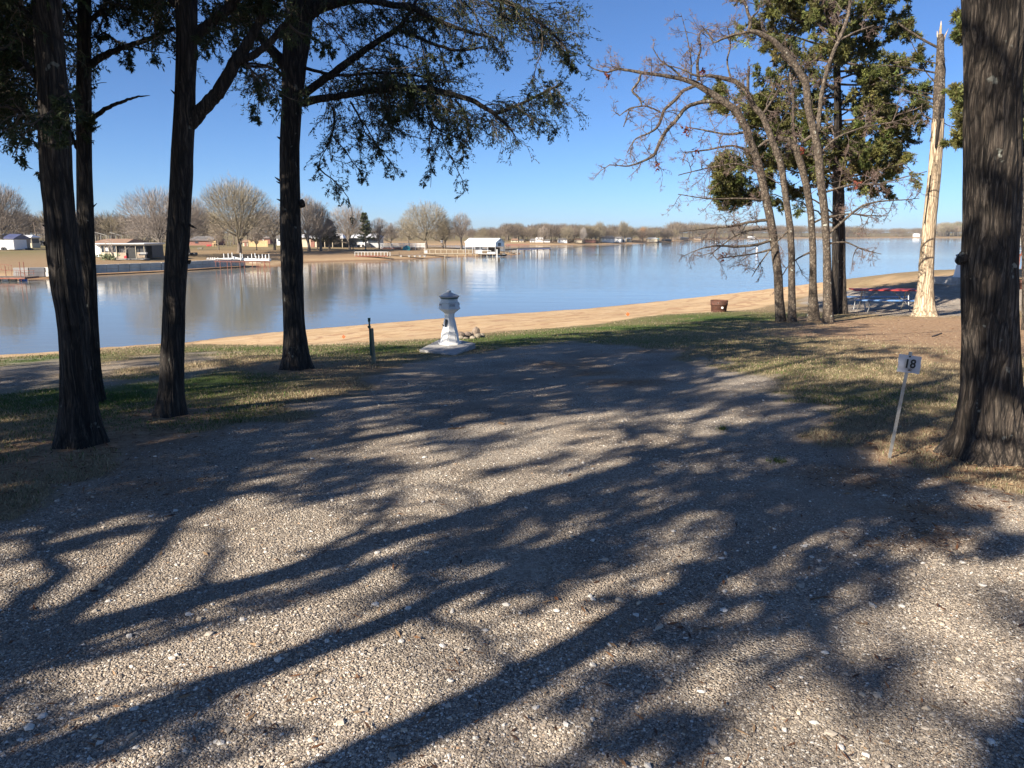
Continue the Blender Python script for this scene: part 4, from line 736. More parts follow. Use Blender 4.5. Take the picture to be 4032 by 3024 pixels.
# ================================================================ cedars behind the viewer: their trunks and crowns shade the drive
COV = np.array([[float(v) for v in r.split()] for r in """.1 .1 .1 .1 .1 .2 .3 .4 .6 .6 .6 .5 .3 .1 .05 .05
.3 .2 .2 .2 .2 .35 .8 .9 .9 .9 .8 .75 .5 .25 .15 .15
.5 .5 .3 .3 .45 .75 .85 .95 1 1 .9 .7 .55 .45 .35 .3
.7 .9 .75 .6 .55 .75 .85 .95 1 1 .65 .55 .65 .6 .5 .45
1 1 .9 .8 .9 .85 .6 .5 .45 .35 .4 .6 .7 .7 .7 .6
.8 1 1 .9 .85 .5 .3 .5 .35 .3 .4 .9 .9 .75 .6 .4
1 1 1 .95 .95 .75 .1 .0 .1 .45 .6 .9 .9 .65 .3 .15
1 1 1 .8 .3 .5 .1 .1 .4 .65 .55 .9 .95 .75 .3 .25
1 1 .7 .1 .0 .15 .3 .55 .85 .65 .5 .85 .6 .8 .5 .3
.9 .6 .05 .0 .0 .1 .5 .6 .95 .85 .8 .5 .3 .5 .6 .6
.3 .2 .3 .3 .6 .75 .7 .3 .4 .3 .3 .35 .7 .65 .55 .6
.6 .7 .6 .6 .4 .2 .1 .15 .3 .2 .45 .35 .35 .55 .5 .4
.6 .6 .35 .2 .1 .1 .05 .1 .2 .4 .6 .5 .45 .5 .5 .55
.6 .7 .5 .3 .1 .05 .05 .3 .3 .6 .55 .4 .45 .4 .6 .7
.7 .6 .4 .2 .1 .05 .2 .3 .5 .6 .45 .4 .4 .55 .7 .8""".split('\n')])
CR = np.array([1270, 1400, 1470, 1550, 1640, 1720, 1800, 1900, 2000, 2100, 2250, 2450, 2650, 2850, 3000.])
def w2p(p):
    d = p - np.array((0, 0, CAMZ)); zc = d[..., 1] * CP - d[..., 2] * SP; yc = d[..., 1] * SP + d[..., 2] * CP
    zs = np.where(zc > .05, zc, .05); return 2016 + FPX * d[..., 0] / zs, 1512 - FPX * yc / zs, zc
hid = []
for (x, y, r, h, lb) in [(-4.0, -1.25, .11, 10, 'slender cedar behind the camera, its trunk shadow crosses the foreground'), (-5.6, -.55, .13, 10.5, 'cedar behind the camera at left, left stem of the pair'), (-4.95, -1.1, .1, 10, 'cedar behind the camera at left, right stem of the pair'),
                         (-1.2, -5.5, .14, 10, 'cedar well behind the camera, straight back from the drive'), (-9.2, -.8, .16, 11, 'large cedar off the left side, beyond the picture edge'), (2.6, -6.0, .15, 10, 'cedar behind the camera on the right side'), (-8.2, -6.5, .17, 12, 'farthest cedar behind the camera at left'), (-14.5, 1.0, .16, 11, 'cedar outside the picture to the left by the gravel patch'), (-4.2, -9.5, .16, 12, 'rearmost cedar straight behind the camera')]:
    z = gz((x, y)); t = thing('cedar_tree', (x, y, z), lb, 'tree', 'cedars behind the viewpoint'); zz = np.linspace(-.1, h, 24); Pt = np.stack([x + .12 * np.sin(zz * .6 + x), y + .1 * np.cos(zz * .5 + y), z + zz], -1)
    g = Geo(); g.tube(Pt, r * (1 - .75 * np.linspace(0, 1, 24)), 16, warp=barkwarp(10, .1, x, .5)); mesh('trunk', g, MT['cedar'], t, True, (x, y, z)); hid.append((t, Pt))
for t in [q for q in COL.objects if q.name.startswith('cedar_tree') and q.get('group') == 'cedars round the gravel drive']:
    tm = [c for c in t.children if c.name.startswith('trunk')][0]; n_ = len(tm.data.vertices); vv = np.zeros(n_ * 3, np.float32); tm.data.vertices.foreach_get('co', vv); vv = vv.reshape(-1, 3)
    zz = np.linspace(0, vv[:, 2].max(), 24); loc = np.array(t.location); Pt = np.array([vv[np.abs(vv[:, 2] - q) < .35].mean(0) + loc for q in zz]); hid.append((t, Pt))
srng = np.random.default_rng(SHSEED if 'SHSEED' in globals() else 5)
tx = np.concatenate([srng.uniform(-15, 16, 9000), srng.uniform(-3.6, 3.6, 420)]); ty = np.concatenate([srng.uniform(1.4, 25, 9000), srng.uniform(1.6, 5.2, 420)])
tp = np.stack([tx, ty, ground_z(tx, ty)], -1); px_, py_, _ = w2p(tp)
ci = np.interp(np.clip(py_, 1270, 3000), CR, np.arange(15)); cx_ = np.clip(px_ / 252 - .5, 0, 15); i0 = np.floor(ci).astype(int).clip(0, 13); j0 = np.floor(cx_).astype(int).clip(0, 14); fi = ci - i0; fj = cx_ - j0
cov = (COV[i0, j0] * (1 - fi) + COV[i0 + 1, j0] * fi) * (1 - fj) + (COV[i0, j0 + 1] * (1 - fi) + COV[i0 + 1, j0 + 1] * fi) * fj
cov = np.where((px_ < -700) | (px_ > 4700), .45, cov)
clump = fbm(tx * .7 - ty * .5, ty * .9 + tx * .6, 1.5, N3)
acc = (srng.random(len(tx)) < cov * np.clip(.4 + .2 * (ty - 2.3), .4, .96)) & ((clump > .66 - .42 * cov) | (cov > .8))
T_ = tp[acc]; sd = np.array(SD); per = {}
for p in T_:
    best = None
    for h in srng.uniform(2.8, 9.2, 7):
        q = p + sd / sd[2] * h; a, b, zc = w2p(q)
        if zc > .1 and -260 < a < 4300 and b > -330: continue
        if q[2] < 2.2: continue
        for k, (t, Pt) in enumerate(hid):
            m_ = Pt[int(np.argmin(abs(Pt[:, 2] - q[2])))]; dd = math.hypot(q[0] - m_[0], q[1] - m_[1])
            lim = 4.2 - .2 * max(0, q[2] - 5)
            if dd < lim and (best is None or dd < best[0]): best = (dd, k, q)
    if best: per.setdefault(best[1], []).append(best[2])

for k, pts in per.items():  # unseen crown clumps, placed so their shadows fall where COV asks
    t, Pt = hid[k]; loc = tuple(t.location); pts = np.array(pts); n = len(pts); gY = np.array([(q - sd / sd[2] * q[2])[1] for q in pts]); sz = np.clip(.35 + (gY - 2) * .08, .4, 1)
    j = np.array([int(np.argmin(abs(Pt[:, 2] - (q[2] - .25 * math.hypot(q[0] - Pt[12, 0], q[1] - Pt[12, 1]))))) for q in pts]); top_ = 2.3 + .285 * np.maximum(Pt[:, 1], 0); j = np.array([max(q, int(np.argmax(Pt[:, 2] > top_))) if (Pt[:, 2] > top_).any() else q for q in j]); s0 = Pt[j]; gl, gt = Geo(), Geo()
    tt = np.linspace(0, 1, 8)[None, :, None]; P = s0[:, None] * (1 - tt) + pts[:, None] * tt; P[:, 1:-1] += srng.normal(0, .06, (n, 6, 3)); ln = np.linalg.norm(pts - s0, axis=1)
    rad = (.012 + .012 * ln)[:, None] * (1 - .75 * np.linspace(0, 1, 8)[None]); tubes(gt, P, rad, 6, np.array((.06, .045, .035)))
    m = 6; S = np.repeat(pts, m, 0) + srng.normal(0, .11, (n * m, 3)) * np.repeat(sz, m)[:, None]; Dv = np.repeat(unit(pts - s0), m, 0) * .5 + srng.normal(0, .7, (n * m, 3)); cedar_sprays(gl, gt, S, Dv, srng.uniform(.25, .55, n * m) * np.repeat(sz, m), np.full(n * m, .006), .07, .0145, 5, 9, w1=.25)
    mesh('crown', gl, MT['leaf'], t, origin=loc); mesh('branches', gt, MT['twig'], t, origin=loc)
# ================================================================ number sign
o = base_at(3500, 1812); D = o[1]; s = D / FPX
t = thing('number_sign', o, 'white sign marked 18 wired to a thin leaning stake', 'sign')
def AP(px, py, d=0): return A(px, py, D + d) - o
top = AP(3586, 1385); bot = AP(3500, 1812); dr = unit(top - bot)
g = Geo(); b0 = bot - dr * .06; L = np.linalg.norm(top - b0); side = unit(np.cross(dr, (0, 1, 0)))
V = []
for e in (b0, top):
    for a_, b_ in ((-1, -1), (1, -1), (1, 1), (-1, 1)): V.append(e + side * a_ * .0115 + np.array((0, 1, 0)) * b_ * .0028)
g.add(V, [(0, 1, 2, 3), (7, 6, 5, 4), (0, 4, 5, 1), (1, 5, 6, 2), (2, 6, 7, 3), (3, 7, 4, 0)]); mesh('stake', g, MT['galv'], t)
C = [AP(3541, 1393, -.012), AP(3630, 1405, -.012), AP(3620, 1474, -.012), AP(3532, 1464, -.012)]   # TL TR BR BL
g = Geo(); nn = 14; W = []
for layer in (0, .0012):
    for a_ in range(nn + 1):
        for b_ in range(nn + 1):
            u_, v_ = a_ / nn, b_ / nn; p = (C[0] * (1 - u_) + C[1] * u_) * (1 - v_) + (C[3] * (1 - u_) + C[2] * u_) * v_
            p = p + np.array((0, 1, 0)) * (.006 * (N1(u_ * 3.1, v_ * 3.3) - .5) * 2 + layer - .012 * abs(u_ - .5) ** 2 * 0)
            if v_ > .93: p = p + np.array((0, 0, 1)) * .004 * N2(u_ * 9, 1)
            if u_ > .97: p = p + np.array((1, 0, 0)) * .004 * (N2(v_ * 9, 3) - .5)
            W.append(p)
W = np.array(W); q = nn + 1; F = []
for l in (0, 1):
    for a_ in range(nn):
        for b_ in range(nn): k = l * q * q + a_ * q + b_; F.append((k, k + 1, k + q + 1, k + q) if l else (k, k + q, k + q + 1, k + 1))
g.add(W, F); mesh('sign_board', g, simple('sign_card', (.5, .5, .53), (.42, .42, .46), 18, .6, bs=.2), t, True)
sx_ = unit(C[1] - C[0]); sz_ = unit(C[0] - C[3]); cen = (C[0] + C[1] + C[2] + C[3]) / 4
g = Geo(); pc = cen + np.array((-.0, -.0075, .002)); hw, hh = .0385, .034; g.add([pc - sx_ * hw - sz_ * hh, pc + sx_ * hw - sz_ * hh, pc + sx_ * hw + sz_ * hh, pc - sx_ * hw + sz_ * hh, pc - sx_ * hw - sz_ * hh + (0, .001, 0), pc + sx_ * hw - sz_ * hh + (0, .001, 0), pc + sx_ * hw + sz_ * hh + (0, .001, 0), pc - sx_ * hw + sz_ * hh + (0, .001, 0)], [(0, 1, 2, 3), (7, 6, 5, 4), (0, 4, 5, 1), (1, 5, 6, 2), (2, 6, 7, 3), (3, 7, 4, 0)])
mesh('number_label', g, simple('number_label_paper', (.42, .41, .4), (.34, .33, .32), 40, .5, bs=0), t)
fc = bpy.data.curves.new('digits', 'FONT'); fc.body = '18'; fc.size = .088; fc.extrude = .0006; fc.offset = .0022; fc.align_x = 'CENTER'; fc.align_y = 'CENTER'; fc.space_character = 1.0
fo = bpy.data.objects.new('tmp', fc); COL.objects.link(fo); dg = bpy.context.evaluated_depsgraph_get(); me = bpy.data.meshes.new_from_object(fo.evaluated_get(dg)); bpy.data.objects.remove(fo)
do = bpy.data.objects.new('digits', me); me.materials.append(MT['black']); COL.objects.link(do); do.parent = t
xa = Vector(sx_); za = Vector(sz_); na = xa.cross(za); do.matrix_local = Matrix.Translation(Vector(pc) + Vector((0, -.0015, 0))) @ Matrix((xa, za, na)).transposed().to_4x4()
g = Geo(); wv = np.linspace(0, 1, 26); P_ = cen - sz_ * .036 + np.stack([.012 * np.cos(wv * 15), -.014 + .008 * np.sin(wv * 15), -.012 * wv + .004 * np.sin(wv * 22)], -1); g.tube(P_, .0011, 5)
for e in ((-.02, .014), (.012, .03), (.024, -.002)): g.tube(np.array([cen - sz_ * .038 + (0, -.01, 0), cen - sz_ * .038 + (e[0], -.016, e[1])]), .0009, 4)
mesh('tie_wire', g, MT['rust'], t)
g = Geo(); g.box(tuple(AP(3583, 1404, -.016)), (.012, .004, .012)); mesh('clip', g, MT['dark'], t)

# ================================================================ lighthouse-shaped power posts
def lighthouse(loc, label, rot, pad=True, mat='white'):
    t = thing('lighthouse_post', loc, label, 'power pedestal', 'lighthouse shaped power posts', rz=rot); t.scale = (.95,) * 3
    def lat(name, prof, n=8, r0=22.5, m=mat, sm=False): g = Geo(); g.lathe(prof, n, rot=R(r0)); mesh(name, g, MT[m], t, sm)
    lat('base_flange', [(0, .0), (.235, .0), (.235, .03), (.2, .035), (0, .035)], m=mat)
    lat('tower', [(.0, .033), (.19, .033), (.158, .245), (.166, .247), (.166, .262), (.155, .265), (.115, .465), (.102, .5), (.096, .6), (.0, .6)])
    lat('collar', [(0, .596), (.104, .6), (.112, .62), (0, .622)])
    lat('head', [(0, .61), (.1, .612), (.222, .705), (.176, .81), (.196, .815), (.196, .832), (.17, .84), (.163, .915), (0, .92)])
    lat('roof', [(0, .912), (.17, .912), (.205, .944), (.21, .95), (.055, 1.015), (0, 1.018)], m='zinc')
    lat('vent_cap', [(0, 1.01), (.045, 1.012), (.043, 1.055), (.036, 1.062), (0, 1.064)], 16, 0, m='zinc')
    lat('seal_band', [(.165, .897), (.182, .9), (.178, .92), (.165, .92)], m='green')
    for k in range(8):       # panel frames on the lower tower
        a = R(45 * k); ca, sa = math.cos(a), math.sin(a); g = Geo()
        if k % 2 == 0:
            g.box((ca * .172, sa * .172, .14), (.006, .1, .17), a, (R(-8.5), 'Y')); mesh('access_panel', g, MT[mat], t)
    for k in (1, 3, 5, 7):
        a = R(45 * k); g = Geo(); g.box((math.cos(a) * .176, math.sin(a) * .176, .755), (.02, .11, .1), a, (R(22), 'Y')); mesh('receptacle_cover', g, MT['zinc'], t)
    return t
o = base_at(1772, 1374); PADZ = .1
pad_o = o.copy(); o2 = o + np.array((0, 0, PADZ))
g = Geo(); W_ = []
for (cx, cy) in [(1652, 1386), (1790, 1399), (1872, 1372), (1750, 1361)]: W_.append(hit(cx, cy)[:2])
W_ = np.array(W_); zt = pad_o[2] + PADZ; g.prism([(x, y, zt - .16) for x, y in W_], 0, (0, 0, .16)); tag(mesh('concrete_pad', g, MT['concrete'], None, False), 'grey concrete slab under the white lighthouse post by the drive', 'slab', 'concrete pads')
lighthouse((o[0], o[1] + .0, zt), 'white and grey lighthouse shaped power post on the slab before the water', R(-24 + 180))
# dark broken opening in its neck
lp = [q for q in COL.objects if q.name == 'lighthouse_post'][0]
def toloc(p): 
    c, s_ = math.cos(-lp.rotation_euler[2]), math.sin(-lp.rotation_euler[2]); d = (np.array(p) - np.array(lp.location)) / .95; return np.array((d[0] * c - d[1] * s_, d[0] * s_ + d[1] * c, d[2]))
def npx(px, py, rr_):   # point on the front of the post at radius rr_
    return toloc(A(px, py, lp.location[1] - rr_))
for shp in [[(1752, 1258), (1758, 1256), (1762, 1262), (1760, 1272), (1756, 1285), (1751, 1286)], [(1739, 1276), (1748, 1280), (1748, 1284), (1745, 1285)]]:
    g = Geo(); pts = [npx(x, y, .118 + .0006 * (y - 1256)) for x, y in shp]; g.prism(pts, 0, toloc(np.array(lp.location) + (0, .02, 0))); mesh('broken_opening', g, MT['dark'], lp)
o = base_at(3760, 1113); g = Geo(); g.box((o[0] + .05, o[1], o[2] + .08), (1.3, 1.1, .34), R(8)); tag(mesh('concrete_pad', g, MT['concrete']), 'dark edged concrete slab under the post at right, by the thickest trunk', 'slab', 'concrete pads')
clone(lp, (o[0] + .1, o[1], o[2] + .25), 'second white lighthouse post, half hidden behind the thickest trunk at right', R(20))

# ================================================================ water tap post, flags, fire rings, rocks
o = base_at(1470, 1430); D = o[1]; t = thing('water_tap_post', o, 'thin leaning water tap post with dark green valve between trunk and lighthouse post', 'tap post')
P_, R_ = px_path([(1472, 1436, 9), (1466, 1360, 9), (1462, 1293, 8.5)], D); g = Geo(); g.tube(P_, R_, 12); mesh('wooden_post', g, MT['pvc'], t, True, o)
P_, R_ = px_path([(1460, 1400, 3.5, -.04), (1456, 1300, 3.5, -.04), (1453, 1258, 3.5, -.04)], D); g = Geo(); g.tube(P_, R_, 10); mesh('riser_pipe', g, MT['green'], t, True, o)
g = Geo()
for pts in [[(1449, 1262, 5, -.04), (1458, 1262, 5, -.04)], [(1452, 1282, 6.5, -.04), (1456, 1291, 6.5, -.04)], [(1453, 1252, 6, -.04), (1454, 1260, 5, -.04)]]: P_, R_ = px_path(pts, D); g.tube(P_, R_, 10)
mesh('valve', g, MT['green'], t, True, o)
for px, py, lb in [(1353, 1338, 'small orange marker flag on the sand left of the tap post'), (2471, 1252, 'small orange marker flag on the sand left of the rusty fire ring')]:
    D = 24 if px < 2000 else 30; p = hit(px, py); p[2] = gz(p); D = p[1]; t = thing('marker_flag', p, lb, 'flag', 'orange marker flags'); s = D / FPX
    g = Geo(); g.tube([(0, 0, -.05), (0.01, 0, 24 * s)], .003, 5); mesh('wire_stem', g, MT['galv'], t)
    g = Geo(); g.prism([(-7 * s, -.004, 12 * s), (1 * s, -.01, 5 * s), (8 * s, 0, 13 * s), (0, .006, 22 * s)], 0, (0, .004, 0)); mesh('flag', g, MT['orange'], t)
def fire_ring(px, py, wpx, hpx, lb, spots):
    o = base_at(px, py); D = o[1]; s = D / FPX; t = thing('fire_ring', o, lb, 'fire ring', 'rusty fire rings'); r = wpx * s / 2; h = hpx * s
    g = Geo(); g.lathe([(r * .86, -.03), (r * .9, h * .5), (r * .97, h * .62), (r, h * .63), (r * .97, h * .66), (r, h), (r * .965, h), (r * .93, h * .6), (r * .85, 0), (0, 0)], 40); mesh('steel_ring', g, MT['rust'], t, True)
    for hx, hz, hr in spots:
        g = Geo(); th = np.linspace(0, 6.28, 12, endpoint=False); rad = r * .93 + .012; a0 = math.asin(hx)
        g.prism([(math.sin(a0) * rad + math.cos(q) * hr * r, -math.cos(a0) * rad, hz * h + math.sin(q) * hr * r) for q in th], 0, (0, .02, 0)); mesh('pale_spot', g, MT['white'], t)  # white discs: bolts, and a hole's bright sand put in as colour
    g = Geo(); g.lathe([(0, .05), (r * .86, .05)], 24); mesh('ash_bed', g, MT['concrete'], t)
    return t
fire_ring(2830, 1227, 68, 46, 'round rusty steel fire ring where the grass meets the sand', [(.14, .42, .13), (-.3, .84, .07), (.82, .84, .08)])
fire_ring(4026, 1136, 60, 34, 'rusty fire ring at the right edge on gravel behind the thickest trunk', [])
for k, (px, py, w, h, lb) in enumerate([(1811, 1333, 44, 30, 'large dark rock nearest the lighthouse post in the rock row'), (1840, 1330, 34, 24, 'flat dark rock in the middle of the rock row'), (1875, 1326, 32, 40, 'tallest dark rock standing up in the rock row'), (1858, 1328, 18, 22, 'narrow dark rock beside the tallest rock'),
                                        (1882, 1331, 26, 18, 'pale grey rock before the tallest rock'), (1898, 1329, 22, 18, 'tan rock at the right end of the rock row'), (1815, 1337, 22, 14, 'small pale rock before the large dark rock'), (1862, 1336, 26, 12, 'low pale rock lying before the rock row'), (1835, 1337, 22, 9, 'lowest flat rock sunk in grass before the row')]):
    o = base_at(px, py); s = o[1] / FPX; g = Geo(); V, F = IV, IF
    # subdivide once and roughen
    nv = []; nf = []
    for f in F:
        a_, b_, c_ = V[f]; ab, bc, ca_ = unit((a_ + b_) / 2), unit((b_ + c_) / 2), unit((c_ + a_) / 2); q = len(nv); nv += [a_, b_, c_, ab, bc, ca_]; nf += [(q, q + 3, q + 5), (q + 3, q + 1, q + 4), (q + 5, q + 4, q + 2), (q + 3, q + 4, q + 5)]
    nv = np.array(nv); rr_ = .85 + .4 * N2(nv[:, 0] * 1.3 + k * 3.3 + 9, nv[:, 1] * 1.3 + nv[:, 2] + 5); nv = nv * rr_[:, None] * np.array((w * s / 2, w * s / 2.3, h * s * .62)) + np.array((0, 0, h * s * .36)); g.tri(nv, nf)
    r = mesh('rock', g, MT['rock'] if k in (0, 1, 2, 3) else MT['palerock']); r.location = tuple(o); tag(r, lb, 'rock', 'rocks in a row by the sand')
# ================================================================ picnic table
o = base_at(3478, 1226); t = thing('picnic_table', o, 'red topped picnic table with blue benches on grey pipe legs by the dead tree', 'picnic table', rz=R(-7)); 
for k in range(5):
    g = Geo(); g.box((0, -.3 + .15 * k, .74), (2.2, .14, .04)); mesh('table_plank', g, MT['redpaint'], t)
for y_ in (-.72, .72):
    for k in (0, 1): g = Geo(); g.box((-.06, y_ + (.07 if k else -.07), .43), (2.2, .13, .035)); mesh('bench_plank', g, MT['bluepaint'], t)
for x_ in (-.72, .72):
    for sg in (-1, 1):
        g = Geo(); g.tube(resample(np.array([(x_, sg * .12, .7), (x_, sg * .2, .38), (x_, sg * .28, .2), (x_, sg * .5, -.02)]), np.ones(4), 14)[0], .024, 8); mesh('table_leg', g, MT['galv'], t, True)
        g = Geo(); g.tube(resample(np.array([(x_, sg * .2, .36), (x_, sg * .6, .40), (x_, sg * .78, .36), (x_, sg * .8, .2), (x_ - .05, sg * .72, -.02)]), np.ones(5), 16)[0], .022, 8); mesh('bench_leg', g, MT['galv'], t, True)
    g = Geo(); g.tube([(x_, -.3, .7), (x_, .3, .7)], .022, 6); mesh('cross_bar', g, MT['galv'], t)
    g = Geo(); g.tube([(x_, 0, .3), (x_ * .35, 0, .7)], .018, 6); mesh('brace', g, MT['galv'], t)
# ================================================================ sticks on the drive
for k, (x0, y0, x1, y1, r, lb) in enumerate([(1240, 2690, 1295, 2660, 5, 'curved brown stick on the sunlit gravel, lower left'), (1675, 2820, 1715, 2795, 5, 'short thick stick beside a big pale stone'), (1530, 2960, 1675, 2945, 4, 'long thin stick at the bottom edge by the shadow'), (2280, 2466, 2365, 2468, 4, 'straight tan stick near the wide trunk shadow'),
        (2740, 2480, 2850, 2465, 4, 'thin twig lying across the wide trunk shadow'), (3190, 2376, 3310, 2374, 4, 'long dark twig on sunlit gravel, right of the trunk shadow'), (3370, 2470, 3400, 2462, 5, 'short dark stick in the right foreground'), (1765, 1695, 1830, 1690, 5, 'dark stick on the bright gravel patch'),
        (3310, 1650, 3355, 1660, 6, 'pale twig on bare dirt left of the number sign'), (3665, 1330, 3708, 1313, 5, 'pale broken branch on the dirt before the dead tree'), (1965, 1672, 1985, 1676, 8, 'curled brown leaf piece on the middle gravel'), (420, 1578, 460, 1586, 4, 'pale twig in the grass behind the leftmost trunk'), (2830, 1786, 2930, 1790, 3, 'thin dark twig on shaded gravel at right'), (1060, 2610, 1140, 2560, 3, 'fine twig on the left gravel in shade')]):
    a_, b_ = hit(x0, y0), hit(x1, y1); a_[2], b_[2] = gz(a_), gz(b_); s = a_[1] / FPX; m_ = (a_ + b_) / 2 + np.array((rng.normal(0, .01), rng.normal(0, .01), .006))
    Q_, r_ = resample(np.array([a_ + (0, 0, .006), m_, b_ + (0, 0, .01)]), np.array([r, r * .9, r * .5]) * s * .8, 10); Q_[1:-1] += rng.normal(0, .003, (8, 3)) * [1, 1, .3]; g = Geo(); g.tube(Q_, r_, 6)
    c_ = tuple(a_); ob = mesh('fallen_stick', g, MT['stick'], None, False, c_); ob.location = c_; tag(ob, lb, 'stick', 'sticks lying on the ground')
for px, py, lb in [(2845, 1694, 'small green weed growing alone in the shaded gravel'), (3060, 1826, 'tiny grass tuft on the gravel left of the number sign')]:
    o = hit(px, py); n = 60; x = o[0] + rng.normal(0, .03, n); y = o[1] + rng.normal(0, .03, n); ob = mesh('weed', blades(x, y, rng.uniform(.02, .05, n), np.full(n, .0035), np.array((.12, .16, .04)) * rng.uniform(.6, 1.3, (n, 1)), .8), MT['grass'], None, False, tuple(o)); ob.location = tuple(o); tag(ob, lb, 'weed')
# ================================================================ far bank helpers
class Site:
    def __init__(s, px, py, name, label, cat, group=None, D=None, z=None):
        s.o = hit(px, py) if D is None else A(px, py, D)
        if z is not None: s.o = G(px, py, z)
        if D is None and z is None: s.o[2] = gz(s.o)
        s.D = s.o[1]; s.s = s.D / FPX; s.px, s.py = px, py
        s.t = thing(name, s.o, label, cat, group)
    def X(s, px): return (px - s.px) * s.s
    def Z(s, py): return (s.py - py) * s.s
    def box(s, name, mat, x0, x1, yt, yb, d0=0, d1=.2, par=None):
        g = Geo(); g.box(((s.X(x0) + s.X(x1)) / 2, (d0 + d1) / 2, (s.Z(yt) + s.Z(yb)) / 2), (abs(x1 - x0) * s.s, abs(d1 - d0), abs(yb - yt) * s.s)); return mesh(name, g, MT[mat], par or s.t)
    def gable(s, name, mat, x0, x1, yt, ye, d0, d1, inset=0, over=1.5):
        """ridge parallel to x; hipped by inset pixels"""
        X0, X1, ze, zt = s.X(x0 - over), s.X(x1 + over), s.Z(ye), s.Z(yt); dm = (d0 + d1) / 2; i_ = inset * s.s
        V = [(X0, d0, ze), (X1, d0, ze), (X1, d1, ze), (X0, d1, ze), (X0 + i_, dm, zt), (X1 - i_, dm, zt)]; V += [(a, b, c - .12) for a, b, c in V]
        g = Geo(); g.add(V, [(0, 1, 5, 4), (2, 3, 4, 5)]); g.tri(V, [(1, 2, 5), (3, 0, 4)]); g.add(V, [(6, 10, 11, 7), (8, 11, 10, 9), (0, 6, 7, 1), (2, 8, 9, 3), (1, 7, 8, 2), (3, 9, 6, 0)]); return mesh(name, g, MT[mat], s.t)
    def pole(s, name, mat, x, yt, yb, r, d=0, par=None):
        g = Geo(); g.tube([(s.X(x), d, s.Z(yb)), (s.X(x), d, s.Z(yt))], r * s.s, 6); return mesh(name, g, MT[mat], par or s.t)
    def rod(s, name, mat, x0, y0, x1, y1, r, d=0, d1=None, par=None):
        g = Geo(); g.tube([(s.X(x0), d, s.Z(y0)), (s.X(x1), d if d1 is None else d1, s.Z(y1))], r * s.s, 6); return mesh(name, g, MT[mat], par or s.t)

# ---------------------------------------------------------------- trees of the far bank
FT = np.array((.33, .27, .215))
def far_tree(px, py, pt, wpx, label, col=FT, seed=1, spread=1.0, L4=6, kind='oak', name='bare_tree', group='bare trees on the far bank', trunk_f=.16, dens=1.0, D=None):
    global rng
    keep = rng; rng = np.random.default_rng(seed)
    o = hit(px, py); o[2] = gz(o); D = o[1]; s = D / FPX; h = (py - pt) * s; w = wpx * s / 2 * 1.22; t = thing(name, o, label, 'tree', group)
    zt = h * trunk_f; r0 = max(.11, h * .024); Pt = np.array([(0, 0, -.3), (0.02 * h, 0, zt * .5), (0, 0, zt), (0, .01 * h, h * .45)]); Q, rr = resample(Pt, np.array([r0 * 1.25, r0, r0 * .85, r0 * .4]), 14); g = Geo(); g.tube(Q, rr, 10, warp=barkwarp(6, .1, seed, .3)); mesh('trunk', g, MT['farbark'], t, True)
    n1 = 12; a = np.linspace(0, 6.28, n1, endpoint=False) + rng.normal(0, .3, n1); e = np.array([.25, .8, .5, 1.05, .35, .9, .55, 1.2, .12, .7, 1.0, .4]) * (1 + .1 * spread)
    hz = (h - zt); Ld = np.sqrt((w * np.sin(e)) ** 2 + (hz * np.cos(e)) ** 2) * .78; S = np.stack([a * 0, a * 0, zt + rng.uniform(-.1, .35, n1) * hz * .5], -1)
    Dv = np.stack([np.cos(a) * np.sin(e) * w / hz * 1.5, np.sin(a) * np.sin(e) * w / hz * 1.5, np.cos(e)], -1); gt = Geo()
    P, r = grow(S, Dv, Ld, np.full(n1, r0 * .55), 8, .1, (0, 0, .03)); tubes(gt, P, r, 5, col * .62)
    s2, d2, l2, r2 = spawn(P, r, int(8 * dens), (.3, .75), .25, 1, (.3, .5), bias=(0, 0, 1), bw=.15); P2, r2 = grow(s2, d2, l2, np.minimum(r2, .05), 6, .13, (0, 0, .02)); tubes(gt, P2, r2, 4, col * .75)
    s3, d3, l3, r3 = spawn(P2, r2, int(7 * dens), (.3, .8), .2, 1, (.3, .6)); P3, r3 = grow(s3, d3, l3, np.clip(r3, .012, .02), 4, .16, (0, 0, .02)); tubes(gt, P3, r3, 3, col)
    s4, d4, l4, r4 = spawn(P3, r3, L4 + 1, (.3, .8), .2, 1, (.45, .8)); P4, r4 = grow(s4, d4, np.maximum(l4, .3), np.full(len(s4), .008), 3, .2, (0, 0, .02)); tubes(gt, P4, r4, 3, col * 1.1)
    # fine outer twigs filling the crown dome
    nq = int(5200 * (w * hz / 60.) ** .8 * dens) + 700; dd = unit(rng.normal(0, 1, (nq, 3)) + (0, 0, .35)); dd[:, 2] = np.where(dd[:, 2] < -.55, -dd[:, 2], dd[:, 2]); az_ = np.arctan2(dd[:, 1], dd[:, 0])
    lob = .8 + .32 * N3(az_ * 1.6 + seed, dd[:, 2] * 2.2 + seed) ; q = rng.random((nq, 1)) ** .38 * lob[:, None]; Pq = dd * q * (w, w, hz * .6) + (0, 0, zt + hz * .38); dr = unit(Pq - (0, 0, zt + hz * .05) + rng.normal(0, .25 * w, (nq, 3)))
    Lq = (h * .034 * rng.uniform(.5, 1.5, nq))[:, None]; Wq = Lq * .028 + .006; sq = unit(np.cross(dr, rng.normal(0, 1, (nq, 3)))); Vq = np.stack([Pq - dr * Lq - sq * Wq, Pq - dr * Lq + sq * Wq, Pq + dr * Lq + sq * Wq * .3, Pq + dr * Lq - sq * Wq * .3], 1)
    gt.add(Vq.reshape(-1, 3), np.arange(nq * 4).reshape(-1, 4), np.repeat(col[None] * rng.uniform(.75, 1.2, (nq, 1)), 4, 0)); mesh('crown', gt, MT['twig'], t); rng = keep; return t
OL = np.array((.3, .255, .175)); GY = np.array((.28, .235, .195))
